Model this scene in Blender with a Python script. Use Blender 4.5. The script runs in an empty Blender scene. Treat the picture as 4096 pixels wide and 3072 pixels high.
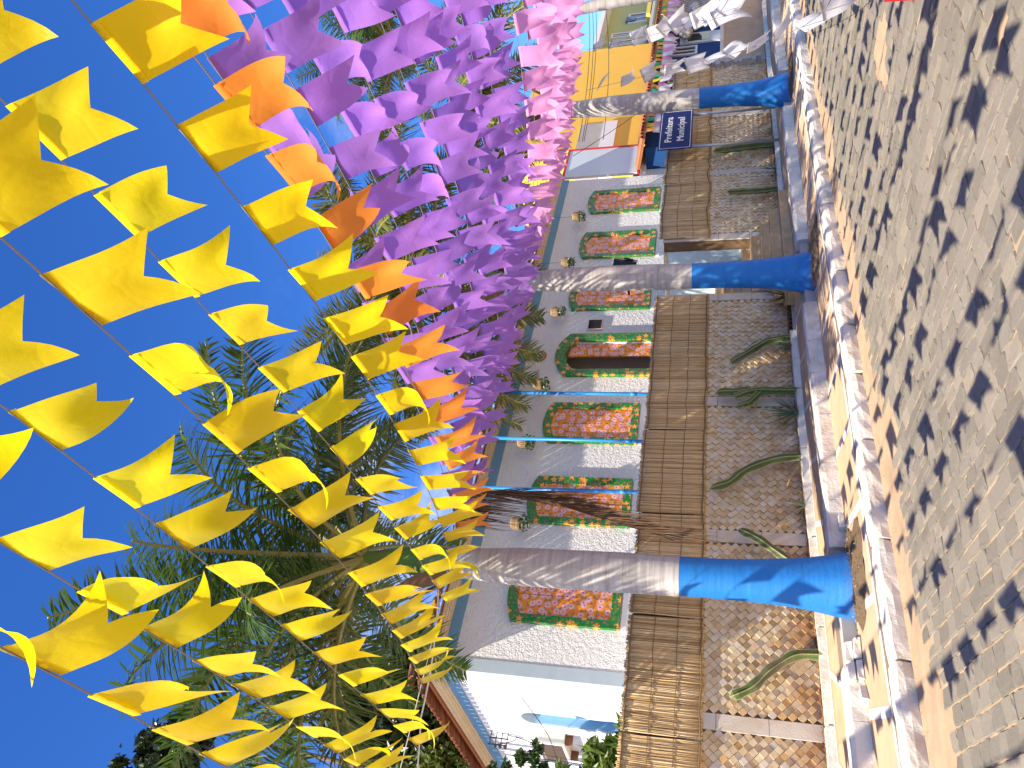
import bpy, math, random
import numpy as np
from mathutils import Vector, Matrix, noise

# ------------------------------------------------------------------ camera, world, sun
scene = bpy.context.scene
COL = scene.collection
EYE = Vector((0, 0, 1.55)); FOC = 765.0
PITCH = math.atan(210 / 765.0); YAW = math.radians(46.5)
FH = Vector((math.cos(YAW), math.sin(YAW), 0))
FWD = FH * math.cos(PITCH) + Vector((0, 0, 1)) * math.sin(PITCH)
RGT = Vector((math.sin(YAW), -math.cos(YAW), 0))
UPV = RGT.cross(FWD)
cd = bpy.data.cameras.new('camera')
cd.sensor_fit = 'HORIZONTAL'; cd.sensor_width = 36.0; cd.lens = FOC / 1024 * 36
cd.clip_start = 0.05; cd.clip_end = 3000
cam = bpy.data.objects.new('camera', cd); COL.objects.link(cam)
# the phone was held on its side: the camera is rolled a quarter turn
M = Matrix((-UPV, RGT, -FWD)).transposed().to_4x4(); M.translation = EYE
cam.matrix_world = M
scene.camera = cam

SUN_D = Vector((0.85, 0.22, -1.0)).normalized()          # the way the light travels
w = bpy.data.worlds.new('World'); scene.world = w; w.use_nodes = True
nt = w.node_tree; nt.nodes.clear()
wo = nt.nodes.new('ShaderNodeOutputWorld'); bg = nt.nodes.new('ShaderNodeBackground')
sky = nt.nodes.new('ShaderNodeTexSky'); sky.sky_type = 'NISHITA'; sky.sun_disc = False
sky.sun_elevation = math.asin(-SUN_D.z)
sky.sun_rotation = math.atan2(-SUN_D.x, -SUN_D.y)
sky.altitude = 1500; sky.air_density = 1.0; sky.dust_density = 0.45; sky.ozone_density = 4.0
bg.inputs['Strength'].default_value = 0.108
hs = nt.nodes.new('ShaderNodeHueSaturation'); hs.inputs['Saturation'].default_value = 1.27; hs.inputs['Hue'].default_value = .514
nt.links.new(sky.outputs[0], hs.inputs['Color']); tc = nt.nodes.new('ShaderNodeTexCoord'); sep = nt.nodes.new('ShaderNodeSeparateXYZ'); nt.links.new(tc.outputs['Generated'], sep.inputs[0])
cn = nt.nodes.new('ShaderNodeTexNoise'); cn.inputs['Scale'].default_value = 3.2; cn.inputs['Detail'].default_value = 8; cn.inputs['Roughness'].default_value = .6
vm = nt.nodes.new('ShaderNodeVectorMath'); vm.operation = 'MULTIPLY'; vm.inputs[1].default_value = (1, 1, 2.4); nt.links.new(tc.outputs['Generated'], vm.inputs[0]); nt.links.new(vm.outputs[0], cn.inputs['Vector'])
cr = nt.nodes.new('ShaderNodeValToRGB'); cr.color_ramp.elements[0].position = .52; cr.color_ramp.elements[1].position = .72; nt.links.new(cn.outputs[0], cr.inputs[0])
er = nt.nodes.new('ShaderNodeValToRGB'); nt.links.new(sep.outputs[2], er.inputs[0]); e_ = er.color_ramp.elements
e_[0].position = .30; e_[0].color = (.75, .75, .75, 1); e_[1].position = .55; e_[1].color = (0, 0, 0, 1)
mu = nt.nodes.new('ShaderNodeMath'); mu.operation = 'MULTIPLY'; nt.links.new(cr.outputs[0], mu.inputs[0]); nt.links.new(er.outputs[0], mu.inputs[1])
cm = nt.nodes.new('ShaderNodeMix'); cm.data_type = 'RGBA'; nt.links.new(mu.outputs[0], cm.inputs[0]); nt.links.new(hs.outputs[0], cm.inputs[6]); cm.inputs[7].default_value = (5.5, 5.6, 5.8, 1)   # thin low cloud
nt.links.new(cm.outputs[2], bg.inputs[0]); nt.links.new(bg.outputs[0], wo.inputs[0])
sl = bpy.data.lights.new('sun', 'SUN'); sl.energy = 3.9; sl.angle = math.radians(0.53); sl.color = (1.0, 0.89, 0.735)
sun = bpy.data.objects.new('sun', sl); COL.objects.link(sun)
sun.rotation_euler = SUN_D.to_track_quat('-Z', 'Y').to_euler()
sun.location = (-10, -3, 20)
scene.view_settings.view_transform = 'Standard'; scene.view_settings.look = 'None'
scene.view_settings.exposure = 1.32; scene.view_settings.gamma = 1.0
scene.view_settings.use_curve_mapping = False

rnd = random.Random(7)
rng = np.random.default_rng(7)
PI = math.pi

# ------------------------------------------------------------------ helpers: meshes
class MB:
    def __init__(s): s.v = []; s.f = []; s.m = []
    def add(s, vs, fs, m=0):
        o = len(s.v); s.v += [tuple(p) for p in vs]
        s.f += [tuple(i + o for i in f) for f in fs]; s.m += [m] * len(fs); return s
    def box(s, x0, x1, y0, y1, z0, z1, m=0, j=0.0, ins=0.0):
        r = lambda: rnd.uniform(-j, j) if j else 0.0
        vs = [(x0+r(), y0+r(), z0), (x1+r(), y0+r(), z0), (x1+r(), y1+r(), z0), (x0+r(), y1+r(), z0),
              (x0+ins+r(), y0+ins+r(), z1+r()), (x1-ins+r(), y0+ins+r(), z1+r()), (x1-ins+r(), y1-ins+r(), z1+r()), (x0+ins+r(), y1-ins+r(), z1+r())]
        return s.add(vs, [(3,2,1,0), (4,5,6,7), (0,1,5,4), (1,2,6,5), (2,3,7,6), (3,0,4,7)], m)
    def bar(s, p, q, wd, th, m=0, up=Vector((0,0,1))):
        p = Vector(p); q = Vector(q); d = (q-p).normalized(); a = d.cross(up)
        if a.length < 1e-4: a = Vector((1,0,0))
        a.normalize(); b = a.cross(d)
        a *= wd/2; b *= th/2
        vs = [p-a-b, p+a-b, p+a+b, p-a+b, q-a-b, q+a-b, q+a+b, q-a+b]
        return s.add(vs, [(3,2,1,0), (4,5,6,7), (0,1,5,4), (1,2,6,5), (2,3,7,6), (3,0,4,7)], m)
    def tube(s, pts, rad, n=8, m=0, caps=True):
        pts = [Vector(p) for p in pts]; k = len(pts)
        if not hasattr(rad, '__len__'): rad = [rad]*k
        vs = []; prev = None
        for i, p in enumerate(pts):
            t = (pts[min(i+1, k-1)] - pts[max(i-1, 0)]).normalized()
            if prev is None:
                a = t.cross(Vector((0,0,1)))
                if a.length < 1e-3: a = t.cross(Vector((1,0,0)))
            else: a = prev - t*prev.dot(t)
            a.normalize(); prev = a; b = t.cross(a)
            for h in range(n):
                c = 2*PI*h/n; vs.append(p + (a*math.cos(c) + b*math.sin(c))*rad[i])
        fs = [(i*n+h, i*n+(h+1) % n, (i+1)*n+(h+1) % n, (i+1)*n+h) for i in range(k-1) for h in range(n)]
        if caps: fs += [tuple(range(n-1, -1, -1)), tuple((k-1)*n+h for h in range(n))]
        return s.add(vs, fs, m)
    def lathe(s, c, prof, n=16, m=0, caps=True):
        vs = [(c[0]+r*math.cos(2*PI*h/n), c[1]+r*math.sin(2*PI*h/n), c[2]+z) for r, z in prof for h in range(n)]
        k = len(prof)
        fs = [(i*n+h, i*n+(h+1) % n, (i+1)*n+(h+1) % n, (i+1)*n+h) for i in range(k-1) for h in range(n)]
        if caps: fs += [tuple(range(n-1, -1, -1)), tuple((k-1)*n+h for h in range(n))]
        return s.add(vs, fs, m)
    def prism(s, poly, d, m=0):
        """poly: 3D points of one face, d: extrusion vector"""
        n = len(poly); d = Vector(d)
        vs = [Vector(p) for p in poly] + [Vector(p)+d for p in poly]
        fs = [tuple(range(n-1, -1, -1)), tuple(range(n, 2*n))] + [(i, (i+1) % n, n+(i+1) % n, n+i) for i in range(n)]
        return s.add(vs, fs, m)
    def mesh(s, name, mats, smooth=False):
        me = bpy.data.meshes.new(name); me.from_pydata(s.v, [], s.f)
        for mt in (mats if isinstance(mats, (list, tuple)) else [mats]): me.materials.append(mt)
        if any(s.m): me.polygons.foreach_set('material_index', s.m)
        if smooth: me.polygons.foreach_set('use_smooth', [True]*len(s.f))
        me.update(); return me
    def build(s, name, mats, parent=None, smooth=False, kind=None):
        return link(name, s.mesh(name, mats, smooth), parent, kind)

def fixnormals(me):
    import bmesh
    b = bmesh.new(); b.from_mesh(me); bmesh.ops.recalc_face_normals(b, faces=b.faces); b.to_mesh(me); b.free()

def wpos(o):
    p = Vector(o.location)
    return p + wpos(o.parent) if o.parent else p

def link(name, me, parent=None, kind=None, mat=None):
    o = bpy.data.objects.new(name, me); COL.objects.link(o)
    if parent is not None:
        o.parent = parent
        if mat is None: o.location = -wpos(parent)
    if mat is not None:
        o.matrix_local = mat
    if kind: o['kind'] = kind
    return o
def tag(o, label, cat, group=None):
    o['label'] = label; o['category'] = cat
    if group: o['group'] = group
    return o
def thing(name, label, cat, loc=(0,0,0), group=None):
    o = bpy.data.objects.new(name, None); COL.objects.link(o); o.location = loc; o.empty_display_size = .1
    return tag(o, label, cat, group)
def proj(p):
    v = Vector(p) - EYE; d = v.dot(FWD)
    if d < .1: return None
    return 512 - v.dot(UPV)*FOC/d, 384 - v.dot(RGT)*FOC/d, d
def inframe(p, mg=15):
    q = proj(p)
    return q is not None and -mg < q[0] < 1024+mg and -mg < q[1] < 768+mg

# ------------------------------------------------------------------ helpers: materials
class NT:
    def __init__(s, name):
        s.m = bpy.data.materials.new(name); s.m.use_nodes = True; s.t = s.m.node_tree; s.t.nodes.clear()
        s.out = s.n('ShaderNodeOutputMaterial')
    def n(s, typ, ins=None, **kw):
        nd = s.t.nodes.new(typ)
        for k, v in kw.items(): setattr(nd, k, v)
        for k, v in (ins or {}).items(): s.set(nd.inputs[k], v)
        return nd
    def set(s, sock, v):
        if isinstance(v, bpy.types.NodeSocket): s.t.links.new(v, sock)
        elif isinstance(v, (tuple, list)) and len(v) == 3 and sock.type == 'RGBA': sock.default_value = (*v, 1)
        else: sock.default_value = v
    def math(s, op, a, b=0.0, c=None):
        nd = s.n('ShaderNodeMath', operation=op); s.set(nd.inputs[0], a); s.set(nd.inputs[1], b)
        if c is not None: s.set(nd.inputs[2], c)
        return nd.outputs[0]
    def mix(s, f, a, b, blend='MIX'):
        nd = s.n('ShaderNodeMix', data_type='RGBA', blend_type=blend); s.set(nd.inputs[0], f)
        s.set(nd.inputs[6], a); s.set(nd.inputs[7], b); return nd.outputs[2]
    def ramp(s, f, stops, interp='LINEAR'):
        nd = s.n('ShaderNodeValToRGB'); s.set(nd.inputs[0], f); e = nd.color_ramp.elements; nd.color_ramp.interpolation = interp
        while len(e) < len(stops): e.new(0.5)
        for el, (p, c) in zip(e, stops):
            el.position = p; el.color = (*c, 1) if len(c) == 3 else c
        return nd.outputs[0]
    def pos(s): return s.n('ShaderNodeNewGeometry').outputs['Position']
    def objco(s): return s.n('ShaderNodeTexCoord').outputs['Object']
    def noise(s, co, scale, detail=4, rough=.55, vec=None):
        if vec: co = s.vmul(co, vec)
        return s.n('ShaderNodeTexNoise', {'Vector': co, 'Scale': scale, 'Detail': detail, 'Roughness': rough}).outputs[0]
    def vmul(s, co, vec): return s.n('ShaderNodeVectorMath', {0: co, 1: vec}, operation='MULTIPLY').outputs[0]
    def rand(s):
        a = s.n('ShaderNodeNewGeometry').outputs['Random Per Island']; b = s.n('ShaderNodeObjectInfo').outputs['Random']
        return s.math('FRACT', s.math('ADD', a, s.math('MULTIPLY', b, 7.31)))
    def bump(s, h, dist=.01, strength=1.0):
        return s.n('ShaderNodeBump', {'Height': h, 'Distance': dist, 'Strength': strength}).outputs[0]
    def pbr(s, col, rough=.7, nrm=None, spec=.3, metal=0.0, **kw):
        ins = {'Base Color': col, 'Roughness': rough, 'Specular IOR Level': spec, 'Metallic': metal}
        if nrm is not None: ins['Normal'] = nrm
        ins.update(kw)
        return s.n('ShaderNodeBsdfPrincipled', ins).outputs[0]
    def done(s, sh): s.t.links.new(sh, s.out.inputs[0]); return s.m

def simple(name, col, rough=.6, var=.15, nscale=6.0, bump=.0, bscale=60.0, spec=.3, metal=0.0, dirt=None, dscale=1.5, damt=.5):
    k = NT(name); p = k.pos()
    f = k.noise(p, nscale, 5)
    dk = tuple(c*(1-var) for c in col); lt = tuple(min(1, c*(1+var)) for c in col)
    c = k.mix(f, dk, lt)
    if dirt:
        d = k.ramp(k.noise(p, dscale, 7, .65), [(.48, (0,0,0)), (.72, (damt,)*3)]); c = k.mix(d, c, dirt)
    nr = k.bump(k.noise(p, bscale, 6, .6), bump) if bump else None
    return k.done(k.pbr(c, rough, nr, spec, metal))

def m_islands(name, stops, rough=.75, bump=.003, bscale=90, grain=None, amt=.3):
    k = NT(name); p = k.pos(); r = k.rand()
    c = k.ramp(r, stops)
    g = k.noise(p, 35 if grain is None else 1.0, 5, .6, vec=grain)
    c = k.mix(k.math('MULTIPLY', k.math('SUBTRACT', 1.0, g), amt*1.6), c, (.05, .035, .02))
    nr = k.bump(k.noise(p, bscale, 5, .6), bump)
    return k.done(k.pbr(c, rough, nr, .2))

def m_leaf(name, c1, c2, rough=.45, trans=.3, c3=None):
    k = NT(name); r = k.rand(); c = k.mix(r, c1, c2)
    if c3: c = k.mix(k.ramp(k.noise(k.pos(), 1.3, 3), [(.5, (0,0,0)), (.7, (1,1,1))]), c, c3)
    a = k.pbr(c, rough, None, .5); b = k.n('ShaderNodeBsdfTranslucent', {'Color': c}).outputs[0]
    return k.done(k.n('ShaderNodeMixShader', {0: trans, 1: a, 2: b}).outputs[0])

def m_paper(name, col, trans=.42):
    k = NT(name); p = k.objco(); r = k.n('ShaderNodeObjectInfo').outputs['Random']
    hs = k.n('ShaderNodeHueSaturation', {'Hue': k.math('MULTIPLY_ADD', r, .02, .49), 'Saturation': 1.0, 'Value': k.math('MULTIPLY_ADD', r, .16, .9), 'Fac': 1.0, 'Color': col}).outputs[0]
    off = k.n('ShaderNodeVectorMath', {0: p, 1: k.n('ShaderNodeCombineXYZ', {0: k.math('MULTIPLY', r, 50.0), 1: r, 2: 0.0}).outputs[0]}, operation='ADD').outputs[0]
    v = k.n('ShaderNodeTexVoronoi', {'Vector': off, 'Scale': 6.0}, feature='DISTANCE_TO_EDGE').outputs['Distance']
    h = k.math('ADD', k.math('MULTIPLY', k.ramp(v, [(0, (0,0,0)), (.12, (1,1,1))]), .35), k.noise(off, 14, 3))
    nr = k.bump(h, .005, .45)
    a = k.pbr(hs, .42, nr, .35); b = k.n('ShaderNodeBsdfTranslucent', {'Color': hs, 'Normal': nr}).outputs[0]
    return k.done(k.n('ShaderNodeMixShader', {0: trans, 1: a, 2: b}).outputs[0])

def m_floral(name, ground, petal, petal2, heart, leaf, scale, lobes, r0, depth, gloss=.45, keep=1.0):
    k = NT(name); p = k.pos(); sx = k.n('ShaderNodeSeparateXYZ', {0: p})
    co = k.n('ShaderNodeCombineXYZ', {0: k.math('ADD', sx.outputs[0], sx.outputs[1]), 1: sx.outputs[2], 2: 0.0}).outputs[0]
    def flowers(sc, lob, rad, dep, offs):
        cc = k.n('ShaderNodeVectorMath', {0: co, 1: offs}, operation='ADD').outputs[0]
        v = k.n('ShaderNodeTexVoronoi', {'Vector': cc, 'Scale': sc, 'Randomness': .75}, voronoi_dimensions='2D')
        d = k.n('ShaderNodeVectorMath', {0: cc, 1: v.outputs['Position']}, operation='SUBTRACT').outputs[0]
        s2 = k.n('ShaderNodeSeparateXYZ', {0: d}); ang = k.math('ARCTAN2', s2.outputs[1], s2.outputs[0])
        edge = k.math('MULTIPLY', k.math('MULTIPLY_ADD', k.math('COSINE', k.math('MULTIPLY', ang, lob)), dep, 1-dep), rad)
        ds = v.outputs['Distance']
        return k.math('LESS_THAN', ds, edge), k.math('DIVIDE', ds, edge), v.outputs['Color']
    m2, _, _ = flowers(scale*1.45, 3.0, .30, .45, (3.3, 1.7, 0))
    c = k.mix(m2, ground, leaf)
    m3, q3, _ = flowers(scale*1.9, 5.0, .27, .3, (7.1, 4.2, 0))
    if keep < 1: m3 = k.math('MULTIPLY', m3, .25)
    c = k.mix(m3, c, k.mix(q3, heart, petal2))
    m1, q1, cr = flowers(scale, lobes, r0, depth, (0, 0, 0))
    if keep < 1: m1 = k.math('MULTIPLY', m1, k.math('LESS_THAN', k.n('ShaderNodeSeparateXYZ', {0: cr}).outputs[0], keep))
    pc = k.ramp(q1, [(0, heart), (.16, heart), (.26, petal2), (.42, petal), (.86, petal), (1.0, petal2)])
    c = k.mix(m1, c, pc)
    nr = k.bump(k.noise(p, 9, 4), .03, .7)
    return k.done(k.pbr(c, gloss, nr, .4))

MAT = {}
MAT['sand'] = simple('sand', (.46, .33, .21), .95, .25, 5, .006, 120, .1, dirt=(.25, .17, .1))
MAT['cobble'] = m_islands('cobble_stone', [(0, (.205, .188, .150)), (.4, (.242, .222, .180)), (.8, (.275, .25, .20)), (1, (.32, .28, .215))], .8, .004, 70, None, .25)
MAT['pave_tan'] = simple('tan_pavement_paint', (.56, .39, .24), .85, .15, 3, .003, 80, .2, dirt=(.35, .24, .15), dscale=2.2)
MAT['pave_white'] = simple('white_pavement_paint', (.76, .70, .62), .8, .1, 6, .006, 40, .2, dirt=(.45, .38, .3), dscale=2.5, damt=.7)
MAT['kerb_white'] = simple('whitewashed_kerb', (.72, .675, .575), .85, .12, 8, .012, 22, .2, dirt=(.46, .36, .26), dscale=3, damt=.75)
MAT['soil_red'] = simple('red_bed_soil', (.27, .12, .055), 1, .4, 25, .02, 60, .05)
MAT['mulch'] = simple('dry_mulch', (.21, .15, .09), 1, .5, 60, .02, 110, .05)
MAT['ground'] = simple('bare_ground', (.36, .26, .17), .95, .2, .5, .01, 10, .1)
MAT['brick'] = simple('broken_brick', (.42, .2, .11), .9, .25, 12, .01, 50, .1)
MAT['concrete'] = simple('concrete', (.45, .42, .38), .85, .15, 4, .004, 60, .2)
MAT['cord'] = simple('cord', (.22, .2, .19), .7, .2)
MAT['cord_white'] = simple('white_cord', (.7, .68, .64), .6, .1)
MAT['cable'] = simple('black_cable', (.03, .03, .035), .5, .1)
MAT['white_wall'] = simple('white_smooth_wall', (.80, .79, .77), .8, .03, 2, .002, 40, .2, dirt=(.62, .6, .56), dscale=.8, damt=.35)
MAT['cream'] = simple('cream_cornice', (.70, .56, .38), .7, .08, 2, .002, 60, .3, dirt=(.4, .3, .2), dscale=2, damt=.4)
MAT['blue_band'] = simple('blue_grey_band', (.15, .33, .50), .7, .1, 3, .002, 60, .3, dirt=(.3, .38, .42), dscale=2, damt=.4)
MAT['pale_blue'] = simple('pale_blue_paint', (.47, .56, .62), .75, .08, 3, .003, 50, .3, dirt=(.4, .42, .42), dscale=2, damt=.4)
MAT['niche_blue'] = simple('niche_blue_paint', (.36, .60, .78), .6, .1, 3)
MAT['sky_blue'] = simple('light_blue_paint', (.55, .74, .84), .7, .06, 3, .002, 50, .3)
MAT['pipe_blue'] = simple('blue_pipe_paint', (.02, .24, .62), .4, .08, 4, 0, 60, .5)
MAT['stone_block'] = simple('pale_stone_pilaster', (.62, .55, .45), .8, .12, 5, .004, 50, .2, dirt=(.5, .32, .16), dscale=1.8, damt=.6)
MAT['step_stone'] = simple('yellow_step_stone', (.50, .33, .17), .75, .25, 6, .004, 40, .25, dirt=(.6, .5, .38), dscale=3)
MAT['brown_in'] = simple('brown_interior', (.72, .6, .52), .9, .1)
MAT['black'] = simple('black_plastic', (.012, .012, .013), .25, .1, 6, 0, 60, .5)
MAT['metal'] = simple('galvanised_metal', (.48, .5, .5), .4, .1, 10, 0, 60, .5, .7)
MAT['rust'] = simple('rusty_metal', (.2, .09, .05), .8, .3, 20, .002)
MAT['white_plastic'] = simple('white_plastic', (.72, .7, .64), .5, .06, 6, 0, 60, .4)
MAT['grille'] = simple('brown_grille', (.16, .11, .08), .6, .2, 30)
MAT['yellow_wall'] = simple('yellow_house_wall', (.90, .55, .085), .75, .07, 1.2, .003, 40, .25)
MAT['green_wall'] = simple('olive_house_wall', (.42, .45, .19), .75, .07, 1.2)
MAT['yellow_trim'] = simple('yellow_trim', (.8, .6, .12), .7, .05)
MAT['navy_wall'] = simple('dark_blue_house_wall', (.010, .055, .18), .7, .1, 2, .003, 40, .25)
MAT['grey_roof'] = simple('grey_shingle', (.22, .23, .22), .8, .25, 18)
MAT['panel'] = simple('pale_sign_panel', (.62, .7, .74), .45, .04, 2, 0, 60, .4)
MAT['red'] = simple('red_edge_paint', (.55, .03, .03), .5, .08)
MAT['glass'] = simple('dark_window_glass', (.03, .045, .05), .08, .1, 2, 0, 60, .6)
MAT['sign_blue'] = simple('navy_sign_enamel', (.008, .022, .15), .55, .12, 5, 0, 60, .15)
MAT['sign_white'] = simple('white_sign_print', (.8, .8, .78), .4, .02)
MAT['gold'] = simple('gilt_plaque', (.42, .27, .09), .5, .3, 25, .004, 60, .5, .3)
MAT['tile_roof'] = m_islands('terracotta_roof_tile', [(0, (.30, .10, .05)), (.5, (.42, .15, .07)), (1, (.52, .22, .11))], .8, .003, 60)
MAT['basket'] = m_islands('basket_cane', [(0, (.42, .27, .13)), (1, (.62, .45, .26))], .7, .002, 90)
MAT['car_white'] = simple('white_car_paint', (.75, .75, .76), .2, .02, 3, 0, 60, .5)
MAT['tail_red'] = simple('red_tail_light', (.45, .01, .012), .1, .1, 8, 0, 60, .6)
MAT['rubber'] = simple('tyre_rubber', (.02, .02, .02), .85, .1)
MAT['alloy'] = simple('wheel_alloy', (.5, .5, .52), .3, .1, 8, 0, 60, .5, .8)
MAT['yellow'] = m_paper('yellow_paper', (.94, .75, .008), .50)
MAT['orange'] = m_paper('orange_paper', (.92, .33, .05), .40)
MAT['purple'] = m_paper('purple_paper', (.46, .215, .69), .42)
MAT['pink'] = m_paper('pink_paper', (.92, .43, .75), .42)
MAT['white'] = m_paper('white_paper', (.80, .79, .79), .3)
MAT['green'] = m_paper('green_paper', (.02, .45, .2), .3)
MAT['palm_leaf'] = m_leaf('palm_leaf', (.038, .088, .016), (.105, .170, .03), .30, .28)
MAT['palm_leaf_sunlit'] = m_leaf('sunlit_tone_palm_leaf', (.07, .095, .014), (.22, .215, .04), .30, .3)  # lighter copy of the palm leaf, sunlight on the crowns put into its colour
MAT['palm_dead'] = m_leaf('dead_palm_leaf', (.09, .045, .02), (.22, .13, .07), .8, .1)
MAT['rachis'] = simple('palm_rachis', (.24, .24, .08), .5, .2, 12)
MAT['crownshaft'] = simple('green_crownshaft', (.10, .19, .03), .35, .35, 5, .003, 30, .5, dirt=(.2, .12, .05), dscale=3, damt=.6)
MAT['leaf_dark'] = m_leaf('dark_tree_leaf', (.014, .032, .008), (.035, .062, .014), .35, .18)
MAT['leaf_lush'] = m_leaf('lush_tree_leaf', (.075, .125, .018), (.17, .22, .035), .45, .35)
MAT['leaf_bright'] = m_leaf('bright_shrub_leaf', (.08, .15, .02), (.16, .22, .03), .45, .32)
MAT['ivy'] = m_leaf('ivy_leaf', (.02, .06, .012), (.08, .13, .03), .4, .2)
MAT['bark'] = simple('tree_bark', (.16, .12, .09), .9, .3, 10, .02, 30, .1)
MAT['agave'] = m_leaf('agave_leaf', (.10, .16, .08), (.22, .26, .13), .45, .15)
MAT['dry_leaf'] = m_leaf('dry_leaf', (.3, .2, .08), (.45, .32, .14), .7, .2)
MAT['floral_orange'] = m_floral('orange_floral_fabric', (.86, .30, .012), (.90, .56, .60), (.66, .14, .24), (.45, .04, .10), (.10, .17, .04), 6.6, 12.0, .47, .26)
MAT['floral_green'] = m_floral('green_floral_fabric', (.008, .20, .035), (.85, .36, .04), (.70, .10, .06), (.9, .62, .08), (.35, .07, .07), 6.0, 5.0, .40, .30, .3, .62)

k = NT('rough_stucco'); p = k.pos()
h = k.math('ADD', k.noise(p, 13, 4, .6), k.math('MULTIPLY', k.noise(p, 38, 3), .45))
c = k.mix(k.noise(p, .9, 4), (.80, .79, .77), (.87, .86, .84))
MAT['stucco'] = k.done(k.pbr(c, .9, k.bump(h, .055, 1.0), .15))

k = NT('wall_tile_stone'); p = k.pos(); r = k.rand()
c = k.ramp(r, [(0, (.56, .39, .20)), (.2, (.70, .53, .29)), (.4, (.79, .65, .43)), (.55, (.68, .50, .29)), (.7, (.82, .70, .48)), (.82, (.68, .61, .50)), (.92, (.70, .44, .17)), (1, (.83, .74, .56))])
z = k.n('ShaderNodeSeparateXYZ', {0: p}).outputs[2]
st = k.math('MULTIPLY', k.ramp(z, [(.45, (1,1,1)), (1.0, (0,0,0))]), k.ramp(k.noise(p, 2.2, 5), [(.35, (0,0,0)), (.62, (.85,)*3)]))
c = k.mix(st, c, (.42, .17, .035))
c = k.mix(k.math('MULTIPLY', k.noise(p, 30, 5), .3), c, (.25, .17, .1))
MAT['wall_tile'] = k.done(k.pbr(c, .65, k.bump(k.noise(p, 70, 4), .002), .3))
MAT['wall_core'] = simple('wall_mortar', (.17, .11, .065), .95, .2, 8, .003, 60, .1)

k = NT('reed'); p = k.pos(); r = k.rand()
c = k.ramp(r, [(0, (.42, .27, .12)), (.3, (.64, .45, .22)), (.6, (.78, .58, .31)), (.85, (.85, .68, .41)), (1, (.56, .37, .18))])
c = k.mix(k.math('MULTIPLY', k.noise(p, 1.0, 4, .6, vec=(30, 30, 5)), .45), c, (.24, .13, .05))
MAT['reed'] = k.done(k.pbr(c, .75, None, .2))
MAT['reed_cord'] = simple('reed_stitching', (.22, .14, .07), .9, .2)

k = NT('palm_bark'); p = k.pos()
zz = k.n('ShaderNodeSeparateXYZ', {0: p}).outputs[2]
rings = k.noise(p, 1.0, 4, .65, vec=(1.0, 1.0, 17))
strk = k.noise(p, 1.0, 4, .6, vec=(14, 14, 1.5))
c = k.ramp(rings, [(.3, (.33, .30, .275)), (.48, (.43, .405, .38)), (.7, (.53, .505, .48))])
c = k.mix(k.math('MULTIPLY', k.ramp(strk, [(.55, (0,0,0)), (.8, (1,1,1))]), .4), c, (.20, .145, .11))
c = k.mix(k.ramp(k.noise(p, 2.3, 5), [(.52, (0,0,0)), (.66, (.6,)*3)]), c, (.58, .56, .54))
MAT['palm_bark'] = k.done(k.pbr(c, .85, k.bump(k.math('ADD', rings, k.math('MULTIPLY', strk, .3)), .010), .15))
k = NT('blue_trunk_paint'); p = k.pos()
rings = k.noise(p, 1.0, 2, .5, vec=(1.2, 1.2, 9)); fl = k.noise(p, 22, 6, .7)
c = k.mix(rings, (.010, .145, .45), (.016, .20, .56))
z = k.n('ShaderNodeSeparateXYZ', {0: p}).outputs[2]
chip = k.math('MULTIPLY', k.ramp(fl, [(.60, (0,0,0)), (.66, (1,1,1))]), k.ramp(z, [(.25, (1,1,1)), (.95, (.05,)*3)]))
c = k.mix(chip, c, (.03, .06, .10))
scf = k.math('MULTIPLY', k.ramp(k.noise(p, 1.0, 6, .7, vec=(9, 9, 3)), [(.52, (0,0,0)), (.7, (.55,)*3)]), k.ramp(z, [(.1, (1,1,1)), (1.6, (.25,)*3)]))
c = k.mix(scf, c, (.05, .17, .36))
c = k.mix(k.math('MULTIPLY', k.ramp(z, [(.14, (1,1,1)), (.30, (0,0,0))]), k.ramp(k.noise(p, 26, 5), [(.45, (0,0,0)), (.55, (.85,)*3)])), c, (.14, .10, .07))
MAT['blue_trunk'] = k.done(k.pbr(c, .55, k.bump(k.math('ADD', rings, k.math('MULTIPLY', fl, .35)), .012), .35))
k = NT('cactus_skin'); p = k.pos(); f = k.noise(p, 5, 4)
c = k.mix(f, (.05, .085, .02), (.13, .17, .045))
c = k.mix(k.ramp(k.noise(p, 2.5, 4), [(.55, (0,0,0)), (.7, (.8,)*3)]), c, (.2, .16, .1))
MAT['cactus'] = k.done(k.pbr(c, .55, None, .35))
MAT['cactus_rib'] = simple('cactus_pale_rib', (.36, .34, .16), .6, .2, 20)

# ------------------------------------------------------------------ ground, road, pavements
def struct(name, mb, mat): return mb.build(name, mat, None, False, 'structure')
struct('ground', MB().add([(-400,-400,-.06), (600,-400,-.06), (600,600,-.06), (-400,600,-.06)], [(0,1,2,3)]), MAT['ground'])
road = struct('road', MB().add([(-8,-6,-.013), (60,-6,-.013), (60,6.9,-.013), (-8,6.9,-.013)], [(0,1,2,3)]), MAT['sand'])
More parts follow.
